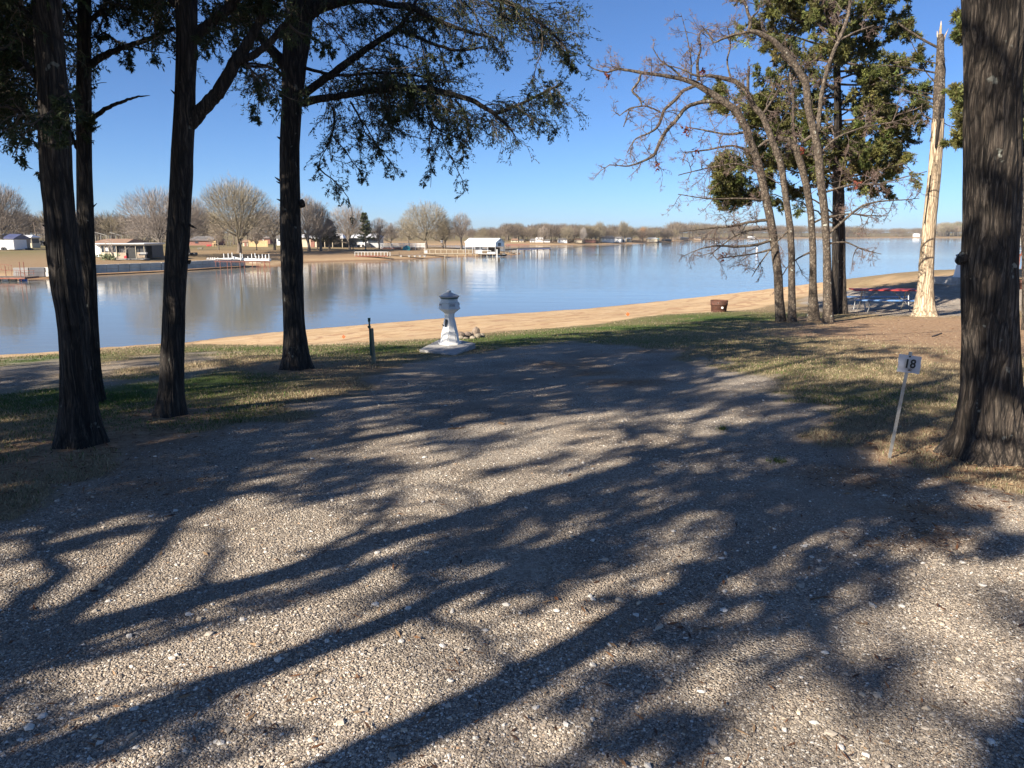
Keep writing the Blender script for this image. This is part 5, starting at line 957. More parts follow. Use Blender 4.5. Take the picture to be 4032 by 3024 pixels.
for a in [(12, 985, 722, 190, 'big bare tree cut by the left picture edge', GY, 1), (200, 968, 875, 90, 'small grey bare tree behind the leftmost trunks', GY, 3), (635, 1010, 745, 270, 'broad bare tree right of the screened house, its branches reaching low', GY, 5), (740, 1001, 760, 150, 'rusty bare tree half hidden behind the third trunk', FT, 6), (560, 975, 850, 120, 'low bare tree behind the screened house roof', GY, 31),
          (941, 996, 706, 265, 'fullest round bare tree behind the white dock posts', OL, 8), (1080, 985, 800, 140, 'bare tree just left of the fourth trunk', GY, 9), (1215, 990, 765, 120, 'tall thin bare tree right of the fourth trunk', GY, 10), (1262, 988, 800, 90, 'upright bare tree before the white roofed house', GY, 11),
          (1375, 982, 808, 150, 'round topped bare tree over the gap between white roofs', FT, 12), (1492, 982, 858, 78, 'vase shaped bare tree left of the white fence', GY, 13), (1540, 976, 880, 60, 'pale thin bare tree behind the white fence, left part', GY, 14), (1608, 972, 852, 100, 'dense tan bare tree behind the teal tarp', OL, 15),
          (1677, 978, 799, 190, 'largest spreading bare tree on the point', OL, 16), (1742, 978, 850, 90, 'bare tree beside the small birdhouse', OL, 17), (1752, 979, 870, 50, 'smallest bare tree near the birdhouse', OL, 18), (1816, 982, 838, 82, 'last bare tree on the point before the boathouse', GY, 19), (860, 985, 880, 70, 'small brown bare tree near the pale fence', FT, 21), (1010, 985, 895, 60, 'thin bare sapling right of the pale fence', GY, 22), (1390, 985, 935, 40, 'small yellowish shrub before the white roofed house', OL, 23), (1170, 985, 870, 90, 'bare tree hidden mostly by the fourth trunk', GY, 24), (700, 985, 870, 80, 'low brown bare tree right of the grill', FT, 25), (1295, 985, 860, 110, 'low spreading bare tree over the white roof', FT, 26)]:
    far_tree(a[0], a[1], a[2], a[3], a[4], a[5], a[6], trunk_f=.2 if a[3] < 120 else .14, dens=1.15 if a[3] > 140 else 1)
for px, py, pt, w, lb, sd_ in [(1440, 985, 846, 60, 'tallest green pine between the bare trees on the far bank', 5), (1250, 985, 868, 90, 'dark brownish pine left of the green pine', 6), (1300, 985, 872, 80, 'dark pine behind the white roofed house', 7)]:
    o = hit(px, py); o[2] = gz(o); s = o[1] / FPX; h = (py - pt) * s; w_ = w * s / 2; t = thing('pine_tree', o, lb, 'tree', 'pines on the far bank'); g = Geo(); g.tube([(0, 0, -.2), (0, 0, h * .9)], [.16, .04], 8); mesh('trunk', g, MT['farbark'], t)
    r2 = np.random.default_rng(sd_); n = 90; z = r2.uniform(.25, 1, n) * h; a = r2.random(n) * 6.28; l = w_ * (1.05 - z / h) * 1.3 + .3; P, r = grow(np.stack([a * 0, a * 0, z], -1), np.stack([np.cos(a), np.sin(a), a * 0 + .25], -1), l, np.full(n, .03), 5, .12); gl = Geo(); tubes(gl, P, r, 3, TWIGC); leaves(gl, P, 60, .35, .07, np.array((.085, .1, .035)) if sd_ == 5 else np.array((.11, .1, .05)), 1.0, .4); mesh('crown', gl, MT['leaf'], t)

# ---------------------------------------------------------------- woods: nobody could count these
def woods(name, label, pts, hs, seed, ntw=240, pal=((.2, .155, .115), (.18, .14, .105), (.22, .18, .11), (.15, .12, .09))):
    r = np.random.default_rng(seed); n = len(pts); pts = np.array(pts); h = np.array(hs)
    w = h * r.uniform(.38, .62, n); c = np.array(pal)[r.integers(0, len(pal), n)] * r.uniform(.8, 1.15, (n, 1))
    d = unit(r.normal(0, 1, (n, ntw, 3)) * (1, 1, .9) + (0, 0, .25)); q = r.random((n, ntw, 1)) ** .45
    P = d * q * np.stack([w, w, h * .38], -1)[:, None] + np.stack([pts[:, 0], pts[:, 1], pts[:, 2] + h * .6], -1)[:, None]
    ax = np.stack([pts[:, 0], pts[:, 1], pts[:, 2] + h * .2], -1)[:, None]; dr = unit(P - ax + r.normal(0, 1.6, P.shape)); L = (h[:, None, None] * .075 * r.uniform(.5, 1.3, (n, ntw, 1))); W = L * .045; sd_ = unit(np.cross(dr, r.normal(0, 1, dr.shape)))
    V = np.stack([P - dr * L - sd_ * W * 1.4, P - dr * L + sd_ * W * 1.4, P + dr * L + sd_ * W * .4, P + dr * L - sd_ * W * .4], 2).reshape(-1, 3); g = Geo(); cc = np.repeat(np.repeat(c, ntw, 0) * r.uniform(.7, 1.3, (n * ntw, 1)), 4, 0); g.add(V, np.arange(len(V)).reshape(-1, 4), cc)
    # trunks
    b = np.stack([pts, pts + np.stack([w * 0, w * 0, h * .7], -1)], 1); tubes(g, b, np.stack([h * .022, h * .008], -1), 4, np.array((.2, .16, .13)))
    return tag(mesh(name, g, MT['twig']), label, None, None, 'stuff')
def pick(n, x0, x1, y0, y1, poly, dmin, seed, hr):
    r = np.random.default_rng(seed); P = []; y = r.uniform(y0, y1, n); u0, u1 = (x0 - 2016) / FPX, (x1 - 2016) / FPX; x = r.uniform(u0, u1, n) * y; d = sdist(x, y, poly); k = d > dmin; x, y, d = x[k], y[k], d[k]; z = ground_z(x, y); return np.stack([x, y, z], -1), r.uniform(*hr, len(x))
p_, h_ = pick(420, -260, 1480, 215, 420, penin, 55, 1, (7, 10.5)); woods('background_woodland', 'brown leafless wood behind the houses on the left bank', p_, h_, 2, 800)
def shore_row(px0, px1, n, rows, seed, hr, off=(14, 70)):
    r = np.random.default_rng(seed); P = []
    xs = np.array([q[0] for q in far_px]); ys = np.array([q[1] for q in far_px])
    for px in r.uniform(px0, px1, n * rows):
        g0 = G(px, np.interp(px, xs, ys)); k = 1 + r.uniform(*off) / g0[1]; P.append((g0[0] * k, g0[1] * k, 0))
    P = np.array(P); P[:, 2] = ground_z(P[:, 0], P[:, 1]); return P, r.uniform(*hr, len(P))
p_, h_ = shore_row(1330, 1850, 60, 3, 3, (4.5, 7.5), (25, 150)); woods('distant_shore_trees', 'low brown tree line across the water left of the boathouse', p_, h_, 4, 150)
p_, h_ = shore_row(1990, 2660, 62, 3, 5, (6.8, 9.4), (17, 70)); woods('far_shore_woodland', 'brown leafless wood behind the houses across the lake', p_, h_, 6, 800)
p_, h_ = shore_row(1840, 2120, 40, 2, 15, (4.6, 7.2), (18, 80)); woods('far_shore_woodland', 'lower brown wood just right of the boathouse roof', p_, h_, 16, 450)
p_, h_ = shore_row(2640, 3400, 85, 3, 7, (11, 14.5), (15, 120)); woods('far_shore_woodland', 'farther brown wood seen between the bare oak trunks', p_, h_, 8, 420)
p_, h_ = shore_row(3330, 3700, 45, 3, 9, (9, 12), (20, 120)); woods('far_shore_woodland', 'faintest wood on the horizon left of the dead tree', p_, h_, 10, 300)
p_, h_ = shore_row(3690, 4200, 50, 3, 11, (14, 20), (25, 120)); woods('far_shore_woodland', 'taller wood between the dead tree and the thickest trunk', p_, h_, 12, 800, ((.3, .235, .175), (.27, .22, .16), (.2, .2, .11), (.3, .26, .18)))
for px, h_m, w_, lb, sd_, c_ in [(2360, 86, 46, 'round topped bare tree on the far shore above the grey house', 41, OL), (2455, 88, 40, 'tallest yellowish bare tree on the far shore', 42, OL), (2235, 72, 54, 'wide bare tree on the far shore, left of the grey house', 43, OL), (2140, 70, 44, 'bare tree above the white far houses', 44, FT), (2297, 62, 26, 'pale leafless tree on the far shore lawn', 45, np.array((.45, .4, .36))), (2530, 60, 24, 'orange brown small tree right of the grey far house', 46, np.array((.42, .24, .12)))]:
    xs = np.array([q[0] for q in far_px]); ys = np.array([q[1] for q in far_px]); yb = np.interp(px, xs, ys) - 7
    far_tree(px, yb, yb + 2 - h_m, w_, lb, c_, sd_, L4=5, trunk_f=.16, group='trees standing out on the far shore')
# ================================================================ things on the far bank (left to right)
# red floating dock
s = Site(60, 1104, 'floating_dock', 'red framed floating dock on blue and white drums at the left edge', 'dock', z=WZ + .05)
s.box('deck', 'redrust', -40, 130, 1091, 1096, -1.5, 1.2); s.box('deck_boards', 'deck', -42, 131, 1089, 1090.6, -1.5, 1.2)
for x in (112, 119): s.pole('mooring_post', 'redrust', x, 1031, 1104, 1.6, -1.3 if x < 115 else -.9)
s.pole('mooring_post', 'redrust', 4, 1050, 1104, 1.6, 1)
for i, (x0, x1, m_) in enumerate([(8, 20, 'white'), (28, 53, 'white'), (60, 82, 'cream'), (96, 121, 'bluedrum')]):
    g = Geo(); g.tube([(s.X(x0), -.8, s.Z(1100)), (s.X(x1), -.8, s.Z(1100))], .2, 12); mesh('float_drum', g, MT[m_], s.t, True)
for x in (2, 25, 44, 52, 112): s.pole('railing_post', 'redrust', x, 1066, 1090, .7, 1.1)
s.rod('rail', 'redrust', -10, 1066, 52, 1066, .7, 1.1); s.rod('rail', 'redrust', 52, 1068, 118, 1068, .6, 1.1); s.rod('rail', 'redrust', 52, 1078, 118, 1078, .6, 1.1); s.rod('brace', 'redrust', 55, 1068, 88, 1088, .7, 1.1)
s = Site(24, 1066, 'gangway', 'rusty red gangway frame rising from the floating dock to the bank', 'gangway'); 
for y in (1040, 1062): s.rod('rail', 'redrust', -20, y - 2, 48, y + 6, .8, 0)
for x in (-8, 6, 20, 34, 46): s.pole('railing_post', 'redrust', x, 1044, 1068, .6, 0)
s.box('walkway', 'galv', -20, 48, 1068, 1071, -.4, .4)
# retaining wall of big blocks
def block_wall(pp, label):
    o = hit(*pp[0][:2]); o[2] = gz(o); t = thing('retaining_wall', o, label, 'wall', 'block walls along the far shore'); g = Geo(); pts = []
    for px, py in pp: q = hit(px, py); q[2] = gz(q); pts.append(q)
    d = np.concatenate([[0], np.cumsum([np.linalg.norm(b[:2] - a[:2]) for a, b in zip(pts, pts[1:])])]); n = int(d[-1] / 1.55)
    pts = np.array(pts)
    for r_ in range(2):
        for k in range(n):
            c = (k + .5 + .03 * r_) * d[-1] / n; x, y, z = [np.interp(c, d, pts[:, i]) for i in range(3)]; x2, y2 = [np.interp(min(c + .3, d[-1]), d, pts[:, i]) for i in range(2)]; a = math.atan2(y2 - y, x2 - x) if c + .3 < d[-1] else a
            zb = np.interp(c, d, np.minimum.accumulate(pts[:, 2]) * 0 + (WZ + .22)); g.box((x - o[0], y - o[1], zb + .28 + r_ * .56 - o[2]), (d[-1] / n - .05 - .02 * rng.random(), .6, .53), a + rng.normal(0, .01))
    mesh('blocks', g, simple('wall_block_' + label[:4], (.55, .52, .47), (.38, .36, .33), .6, .9, bs=.1), t)
block_wall([(55, 1096), (130, 1094), (200, 1092), (260, 1089), (320, 1086), (388, 1082), (510, 1076), (643, 1070), (735, 1064), (850, 1056)], 'long low wall of big pale concrete blocks along the far waterline')
block_wall([(851, 1056), (900, 1053), (962, 1049)], 'short dark end of the block wall behind the red pier')
# trailer, shed, gazebo, pole, tractor
s = Site(28, 986, 'enclosed_trailer', 'white box trailer with rows of lettering at the left edge', 'trailer'); s.box('body', 'whitemetal', -15, 57, 946, 983, 0, 4); s.box('rear_panel', 'white', 36, 57.4, 947, 982, -.06, -.01)
g = Geo()
for (x0, x1, n_) in ((7, 33, 4), (40, 54, 5)):
    for k in range(n_): y = 954 + k * 4.6; g.box(((s.X(x0) + s.X(x1)) / 2 + .1 * (k % 2), -.075 if x0 > 35 else -.015, s.Z(y)), ((x1 - x0) * s.s * (1 - .12 * (k % 3)), .02, .05))
mesh('lettering', g, MT['blueroof'], s.t)
for x in (12, 20): g = Geo(); g.tube([(s.X(x), -.1, .3), (s.X(x), .15, .3)], .32, 12); mesh('wheel', g, MT['black'], s.t)
s = Site(20, 978, 'shed', 'dark shed with a blue metal roof behind the white trailer', 'shed', D=hit(28, 986)[1] + 7); s.box('walls', 'tan', -30, 60, 938, 985, 0, 5); s.gable('roof', 'blueroof', -30, 60, 923, 940, -.3, 5.3); s.box('doorway', 'dark', 40, 58, 944, 985, -.08, -.01)
s = Site(95, 976, 'screened_gazebo', 'small cream screened gazebo with a pale roof between trailer and leftmost trunk', 'gazebo'); s.box('lower_wall', 'cream', 66, 127, 958, 976, 0, 3); s.gable('roof', 'whitemetal', 62, 129, 927, 935, -.3, 3.3, 12)
for x in (67, 88, 108, 126): s.pole('corner_post', 'cream', x, 934, 960, 1.1, .05)
s.box('screen', 'dark', 68, 126, 941, 958, .3, 2.8); s.box('top_beam', 'cream', 66, 127, 934, 941, 0, 3); 
s = Site(148, 970, 'utility_pole', 'leaning wooden utility pole right of the screened gazebo', 'pole'); g = Geo(); g.tube([(s.X(150), 0, -.3), (s.X(143), 0, s.Z(878))], [.14, .1], 8); mesh('shaft', g, MT['deck'], s.t)
s = Site(168, 968, 'tractor', 'dark tractor parked beside the leaning utility pole', 'tractor')
for x, r in ((159, .55), (182, .38)): g = Geo(); g.tube([(s.X(x), -.5, r), (s.X(x), -.2, r)], r, 16); g.tube([(s.X(x), .9, r), (s.X(x), 1.2, r)], r, 16); w_ = mesh('wheel', g, MT['black'], s.t); g = Geo(); g.tube([(s.X(x), -.54, r), (s.X(x), -.5, r)], r * .5, 12); mesh('rim', g, MT['zinc'], w_)
s.box('engine_hood', 'dark', 162, 186, 950, 958, -.1, .7); s.box('seat', 'dark', 154, 160, 948, 954, 0, .6); s.box('fender', 'black', 152, 166, 948.5, 951, -.5, 1.1)
s = Site(95, 984, 'scrap_pile', 'low dark heap of scrap lying before the screened gazebo', 'scrap')
for k in range(9): g = Geo(); g.box((s.X(rng.uniform(66, 126)), rng.uniform(-.5, .5), rng.uniform(.05, .25)), (rng.uniform(.3, 1.0), rng.uniform(.2, .5), rng.uniform(.15, .4)), rng.random() * 3, (rng.normal(0, .3), 'X')); mesh('scrap_piece', g, MT[['dark', 'deck', 'black'][k % 3]], s.t)
# screened house
s = Site(475, 1020, 'screened_house', 'cream screened porch house with a brown roof on the far bank', 'house'); hd = 6.5
s.box('brick_wing', 'white', 372, 400, 963, 1013, .3, hd); s.box('left_lower_wall', 'cream', 400, 462, 995, 1018, 0, hd); s.box('top_beam', 'cream', 400, 572, 963, 969, 0, hd)
s.box('left_screen', 'glass', 402, 462, 969, 995, .15, .3)
for x in (400, 416, 432, 446, 462, 497, 537, 570): s.pole('porch_post', 'cream', x, 963, 1018, 1.4, 0)
s.box('right_screen', 'dark', 462, 572, 968, 1012, .35, .5); s.box('door', 'black', 499, 534, 974, 1017, .2, .33); s.box('right_lower_wall', 'tan', 463, 497, 996, 1018, .05, .3); s.box('right_lower_wall', 'tan', 538, 572, 995, 1016, .05, .3)
s.box('interior_wall', 'dark', 463, 571, 969, 1017, 2.5, hd); s.box('roof_slab', 'white', 375, 577, 960, 963.5, -.5, hd + .3); s.gable('roof', 'brownroof', 340, 490, 944, 960, .8, hd + 3, 20); s.box('window_light', 'white', 418, 430, 977, 990, .05, .1)
s.box('stone_ground_slab', 'concrete', 470, 585, 1018.5, 1021, -1.5, .2)
s = Site(565, 1016, 'grill', 'silver barrel grill standing right of the screened house', 'grill', D=hit(475, 1020)[1] - 1); s.box('firebox', 'dark', 548, 572, 1001, 1006, 0, .5); s.box('lid', 'galv', 553, 577, 994, 1001, 0, .5)
for x in (558, 575): s.pole('leg', 'dark', x, 1003, 1018, .7, .2)
s.box('side_shelf', 'galv', 543, 553, 1001, 1002.5, 0, .5)
s = Site(495, 1017, 'fuel_can', 'bright red can on the ground before the porch door', 'can', D=hit(475, 1020)[1] - .6); g = Geo(); g.box((0, 0, .17), (.36, .25, .34)); mesh('body', g, MT['redchair'], s.t); g = Geo(); g.box((.05, 0, .38), (.16, .08, .08)); mesh('handle', g, MT['redchair'], s.t)
s = Site(400, 948, 'metal_carport', 'bare metal carport frame rising behind the brown roof', 'carport', D=hit(475, 1020)[1] + 14)
for x in (378, 398, 422): s.pole('upright', 'galv', x, 926, 965, .8, 0); s.pole('upright', 'galv', x, 926, 965, .8, 5)
s.rod('rafter', 'galv', 376, 916, 422, 928, 1, 0); s.rod('rafter', 'galv', 376, 916, 422, 928, 1, 5); s.rod('purlin', 'galv', 422, 928, 422, 928.5, .9, 0, 5)
rng = np.random.default_rng(99)
o = hit(452, 1024); o[2] = gz(o); s_ = o[1] / FPX; t = thing('bare_shrub', o, 'pale leafless shrub branching before the screened porch', 'shrub'); gt = Geo(); a = rng.random(9) * 6.28; P, r = grow(np.zeros((9, 3)), np.stack([np.cos(a) * .8 + .5, np.sin(a) * .4, a * 0 + 1], -1), np.full(9, 2.9), np.full(9, .045), 8, .12); tubes(gt, P, r, 5, np.array((.42, .36, .3))); q = spawn(P, r, 8, (.3, .8), .2, 1, (.3, .6)); P2, r2 = grow(*q[:3], np.full(len(q[0]), .018), 5, .15); tubes(gt, P2, r2, 3, np.array((.42, .36, .3))); mesh('branches', gt, MT['twig'], t)
o = hit(425, 1024); o[2] = gz(o); t = thing('cactus_clump', o, 'low grey green clump of broad pads left of the pale shrub', 'plant'); gl = Geo(); S = rng.normal(0, 1, (70, 3)) * (.75, .3, .2) + (0, 0, .3); P, r = grow(S, rng.normal(0, 1, (70, 3)) + (0, 0, 1), np.full(70, .3), np.full(70, .02), 3, .2); leaves(gl, P, 6, .26, .11, np.array((.26, .3, .16)), .7, .3); mesh('pads', gl, MT['leaf'], t)
# small garden things between the trees
for x, y, nm, m_, lb, ct in [(627, 988, 'blue_barrel', 'bluedrum', 'pair of bright blue barrels between trunks right of the grill', 'barrel'), (750, 1007, 'dark_log', 'dark', 'dark log pile on the bank right of the third trunk', 'logs')]:
    s = Site(x, y, nm, lb, ct)
    for k in (-1, 1): g = Geo(); g.tube([(k * .35, 0, 0), (k * .35, 0, .75)] if nm[0] == 'b' else [(k * .5 - .6, k * .2, .25), (k * .5 + .6, k * .2, .3)], .27, 12); mesh('barrel' if nm[0] == 'b' else 'log', g, MT[m_], s.t, True)
s = Site(846, 972, 'wooden_chair', 'tall yellow wooden lifeguard style chair beside red chairs', 'chair'); 
for x in (838, 850): s.pole('leg', 'fencewood', x, 941, 973, .9, 0); s.pole('leg', 'fencewood', x, 955, 973, .9, .8)
s.box('seat', 'fencewood', 837, 852, 959, 961, -.1, .9); s.box('backrest', 'fencewood', 838, 851, 950, 956, 0, .06)
for x, lb in ((816, 'left one of two red garden chairs under the bare trees'), (826, 'right one of two red garden chairs beside the yellow chair')):
    s = Site(x, 973, 'garden_chair', lb, 'chair', 'red garden chairs'); s.box('seat', 'redchair', x - 4, x + 4, 968, 969.5, 0, .45); s.box('backrest', 'redchair', x - 4, x + 4, 963.5, 968, .42, .47)
    for q in (-3.5, 3.5): s.pole('leg', 'redchair', x + q, 968, 973, .5, 0)
s = Site(785, 985, 'bench_table', 'small pale table under the bare trees right of the third trunk', 'table'); s.box('tabletop', 'concrete', 777, 796, 976, 978, 0, .9)
for x in (779, 794): s.pole('leg', 'concrete', x, 977, 987, 1, .4)
s = Site(800, 966, 'brick_house', 'low dark red house seen through the bare trees', 'house', D=hit(846, 972)[1] + 14); s.box('walls', 'brick', 740, 842, 944, 970, 0, 8); s.gable('roof', 'greyroof', 740, 842, 931, 946, -.4, 8.4, 14); s.box('window', 'glass', 770, 782, 950, 958, -.08, -.01)
s = Site(895, 972, 'swing_set', 'grey A-frame swing set left of the big round tree', 'swing set')
for x0, x1 in ((878, 888), (898, 888), (912, 922), (932, 922)): s.rod('frame_leg', 'deck', x0, 974, x1, 948, 1, 0)
s.rod('top_bar', 'deck', 886, 948, 924, 950, 1, 0)
for x in (898, 908): s.rod('swing_chain', 'galv', x, 949, x, 966, .4, 0); s.box('swing_seat', 'dark', x - 3, x + 3, 966, 967, -.1, .1)
s = Site(1015, 972, 'board_fence', 'pale yellow wooden board fence behind the big round tree', 'fence', 'fences on the far bank'); g = Geo()
for k in range(40): x = 981 + k * 1.85; g.box((s.X(x), .002 * (k % 2), .5 * s.s * 24 + .3 * s.s * (k % 3)), (1.75 * s.s, .03, s.s * (24 + .6 * (k % 3))))
mesh('boards', g, MT['fencewood'], s.t)
for x in (981, 1005, 1030, 1055): s.pole('fence_post', 'fencewood', x, 947, 973, 1, .1)
s = Site(970, 968, 'garden_shed', 'small tan shed with a reddish door left of the pale fence', 'shed', D=hit(1015, 972)[1] + 3); s.box('walls', 'cream', 956, 975, 952, 970, 0, 3); s.gable('roof', 'brownroof', 955, 976, 945, 953, -.2, 3.2); s.box('door', 'brick', 963, 971, 957, 970, -.07, -.01)
s = Site(1020, 948, 'brick_house', 'red brick house peeking over the pale fence', 'house', D=hit(1015, 972)[1] + 22); s.box('walls', 'brick', 1000, 1062, 935, 960, 0, 8); s.gable('roof', 'greyroof', 1000, 1062, 924, 937, -.4, 8.4, 10); s.box('window', 'white', 1014, 1021, 941, 948, -.08, -.01); s.box('window', 'white', 1034, 1040, 940, 948, -.08, -.01)
s = Site(1098, 962, 'white_house', 'white house end seen just left of the fourth trunk', 'house', D=hit(1015, 972)[1] + 10); s.box('walls', 'white', 1090, 1160, 934, 966, 0, 8); s.gable('roof', 'greyroof', 1088, 1162, 922, 935, -.4, 8.4, 8); s.box('window', 'glass', 1096, 1102, 942, 950, -.08, -.01)
# boat-lift frame with white posts on the bank and red pier in front
s = Site(940, 1031, 'boat_lift', 'jumble of white posts and bunks of a boat lift lying on the shore', 'boat lift', D=hit(900, 1056)[1] + 2.0)
for (x, y0, y1) in [(872, 1000, 1024), (905, 998, 1026), (914, 996, 1026), (948, 997, 1026), (951, 1001, 1028), (986, 1000, 1030), (1000, 998, 1012), (1019, 1004, 1020), (1028, 1002, 1030), (1040, 1006, 1022), (1046, 1003, 1026), (1061, 1000, 1030), (972, 1010, 1018), (1008, 1008, 1018)]: s.pole('guide_post', 'white', x, y0, y1, 1.7, rng.uniform(-.6, 1.4))
for (x0, y0, x1, y1, r) in [(818, 1020, 866, 1025, 2.2), (830, 1017, 880, 1019, 1.4), (880, 1020, 960, 1022, 1.6), (915, 1012, 940, 1018, 2.2), (930, 1018, 965, 1023, 2), (965, 1018, 1062, 1021, 1.8), (965, 1026, 1063, 1027, 2.4), (968, 1022, 1030, 1024, 2)]: s.rod('lift_beam', 'white', x0, y0, x1, y1, r, rng.uniform(-.4, .6), rng.uniform(-.4, 1.2))
for x in (822, 831, 840, 848, 860): s.pole('bunk_bracket', 'white', x, 1014, 1021, 1.4, 0)
s.box('float_tank', 'white', 965, 1062, 1021, 1026, -.4, .5); s.box('canopy_bundle', 'zinc', 876, 950, 1016, 1022, .2, 1.2); s.box('lower_beam', 'cream', 985, 1030, 1032, 1036, -.5, -.1)
s = Site(955, 1060, 'steel_pier', 'low rusty red steel pier in front of the white boat lift', 'pier', z=WZ)
s.rod('top_rail', 'redrust', 846, 1028, 1062, 1031, 1, 0); s.rod('lower_rail', 'redrust', 846, 1031.5, 1062, 1034, .8, 0, .1)
for x, yb in [(852, 1052), (869, 1056), (897, 1060), (912, 1062), (946, 1060), (963, 1056), (995, 1056), (1012, 1060), (1017, 1062), (1024, 1060), (1042, 1062), (1062, 1056)]: s.pole('pile', 'redrust', x, 1028, yb + 3, 1.2, 0)
for x0, x1 in ((1040, 1052), (1044, 1036)): s.rod('brace', 'redrust', x0, 1032, x1, 1064, 1.1, 0)
# houses on the point
s = Site(1290, 974, 'white_roofed_house', 'long low house with a white hipped roof on the point', 'house'); s.box('walls', 'cream', 1150, 1250, 938, 974, 0, 7); s.box('back_wall', 'dark', 1250, 1352, 942, 974, 3, 7); s.gable('roof', 'whitemetal', 1228, 1352, 921, 938, -1, 8, 18, 4); s.gable('porch_roof', 'greyroof', 1296, 1322, 926, 940, -1.6, 2, 0); s.box('brick_chimney_wall', 'brick', 1225, 1240, 944, 974, -.1, .3)
for x in (1250, 1282, 1312, 1350): s.pole('porch_post', 'cream', x, 938, 975, 1.4, -.6)
s.gable('left_roof', 'whitemetal', 1148, 1232, 923, 936, -.5, 7.5, 8)
s = Site(1275, 950, 'yard_light', 'tall pole light above the white roofed house', 'lamp', D=hit(1290, 974)[1] + 9); s.pole('lamp_pole', 'galv', 1275, 896, 975, .6, 0); g = Geo(); g.lathe([(0, s.Z(894)), (.28, s.Z(895)), (.2, s.Z(898)), (0, s.Z(898.5))], 10, (s.X(1272.5), 0, 0)); mesh('lamp_head', g, MT['white'], s.t)
s = Site(1440, 974, 'white_roofed_house', 'second white roofed house right of the round topped tree', 'house', D=hit(1290, 974)[1] + 6); s.box('walls', 'zinc', 1380, 1492, 936, 975, 0, 7); s.gable('roof', 'whitemetal', 1378, 1494, 922, 936, -1, 8, 16, 3); s.box('window_row', 'glass', 1402, 1440, 942, 956, -.1, -.02); s.box('window_row', 'glass', 1450, 1486, 942, 956, -.1, -.02); s.box('left_wall', 'white', 1352, 1380, 934, 975, 1, 6)
s = Site(1425, 975, 'motor_home', 'white truck body parked before the second white roofed house', 'vehicle'); s.box('body', 'white', 1405, 1437, 955, 972, 0, 2.2); s.box('cab', 'dark', 1437, 1452, 958, 972, 0, 2); s.box('window', 'glass', 1410, 1420, 963, 967, -.06, -.01); s.box('window', 'glass', 1424, 1433, 963, 967, -.06, -.01)
for x in (1412, 1430, 1444, 1455): g = Geo(); g.tube([(s.X(x), -.1, .35), (s.X(x), .2, .35)], .36, 12); mesh('wheel', g, MT['black'], s.t)
s = Site(1585, 982, 'deck_fence', 'white picket railing over a red lattice deck on the point', 'fence', 'fences on the far bank')
g = Geo()
for k in range(74): x = 1500 + k * 2.35; g.box((s.X(x), 0, (s.Z(960) + s.Z(973)) / 2), (1.1 * s.s, .03, 13 * s.s))
mesh('pickets', g, MT['white'], s.t); s.box('top_rail', 'white', 1498, 1673, 959, 960.5, -.05, .05); s.box('bottom_rail', 'white', 1498, 1673, 972.5, 974, -.05, .05)
s.box('lattice_skirt', 'brick', 1502, 1580, 974.5, 983, .05, .15); s.box('dark_skirt', 'deck', 1617, 1673, 974, 985, .05, .15); s.box('deck_floor', 'deck', 1500, 1672, 973.9, 974.4, .1, 5); s.rod('slide', 'white', 1503, 983, 1512, 973, 1.5, -1, -.2)
for x in (1500, 1545, 1590, 1635, 1672): s.pole('rail_post', 'white', x, 958, 984, 1, .06)
s = Site(1600, 986, 'tarp_heap', 'teal tarp draped over a heap before the white fence', 'tarp'); nv = []; g = Geo(); hh = 20 * s.s
U_, V_ = np.meshgrid(np.linspace(0, 1, 22), np.linspace(0, 1, 10)); prof = np.interp(U_, [0, .08, .3, .55, .8, .95, 1], [0, .7, .75, 1, .85, .6, 0]) * (1 - (2 * V_ - 1) ** 4) * (.85 + .3 * N2(U_ * 6, V_ * 5)); g.add(np.stack([(U_ - .5) * 30 * s.s, (V_ - .2) * 1.6, prof * hh], -1).reshape(-1, 3), [(a * 22 + b, a * 22 + b + 1, a * 22 + b + 23, a * 22 + b + 22) for a in range(9) for b in range(21)]); mesh('tarp', g, MT['teal'], s.t, True)
s = Site(1738, 962, 'birdhouse', 'small white birdhouse on a pole by the right trees of the point', 'birdhouse', D=hit(1742, 978)[1] - 1.5); s.pole('pole', 'deck', 1738, 956, 980, .5, 0); s.box('box', 'white', 1735, 1741.5, 949, 956, -.15, .15); s.gable('roof', 'white', 1734.5, 1742, 946.5, 949.5, -.2, .2)
# piers
s = Site(1465, 1018, 'gangway_pier', 'red decked gangway with a white railing, left of the long pier', 'pier', 'piers at the far shore', z=WZ + .25); 
s.box('deck', 'redrust', 1402, 1528, 1006, 1010, -.8, .8); s.rod('top_rail', 'white', 1402, 992.5, 1528, 992.5, 1, -.8); s.rod('top_rail', 'white', 1408, 993.5, 1528, 993.5, .8, .8)
for k in range(11): s.pole('railing_post', 'white', 1402 + k * 12.6, 992.5, 1007, .9, -.8)
for x in (1426, 1478, 1490, 1514): s.pole('pile', 'deck', x, 1008, 1022, .7, 0)
s.rod('slant_beam', 'deck', 1438, 1010, 1530, 1021, 1, .3)  # beam sloping down beneath the gangway deck
s.pole('tall_stake', 'white', 1537, 993, 1008, 1, -.5); s.pole('tall_stake', 'deck', 1538, 1008, 1030, .7, -.5)
s = Site(1600, 1008, 'walkway', 'dark low walkway on rubble supports joining the gangway and the railed pier', 'walkway', D=hit(1600, 1018)[1] + 2); s.box('deck', 'deck', 1528, 1676, 1003, 1006, 0, 1.2)
for x in (1578, 1610, 1632, 1652, 1670): 
    g = Geo(); g.prism([(s.X(x - 5), 0, s.Z(1006)), (s.X(x + 6), 0, s.Z(1006)), (s.X(x + 3), 0, s.Z(1012)), (s.X(x - 1), 0, s.Z(1012))], 0, (0, 1, 0)); mesh('support', g, MT['concrete'], s.t)
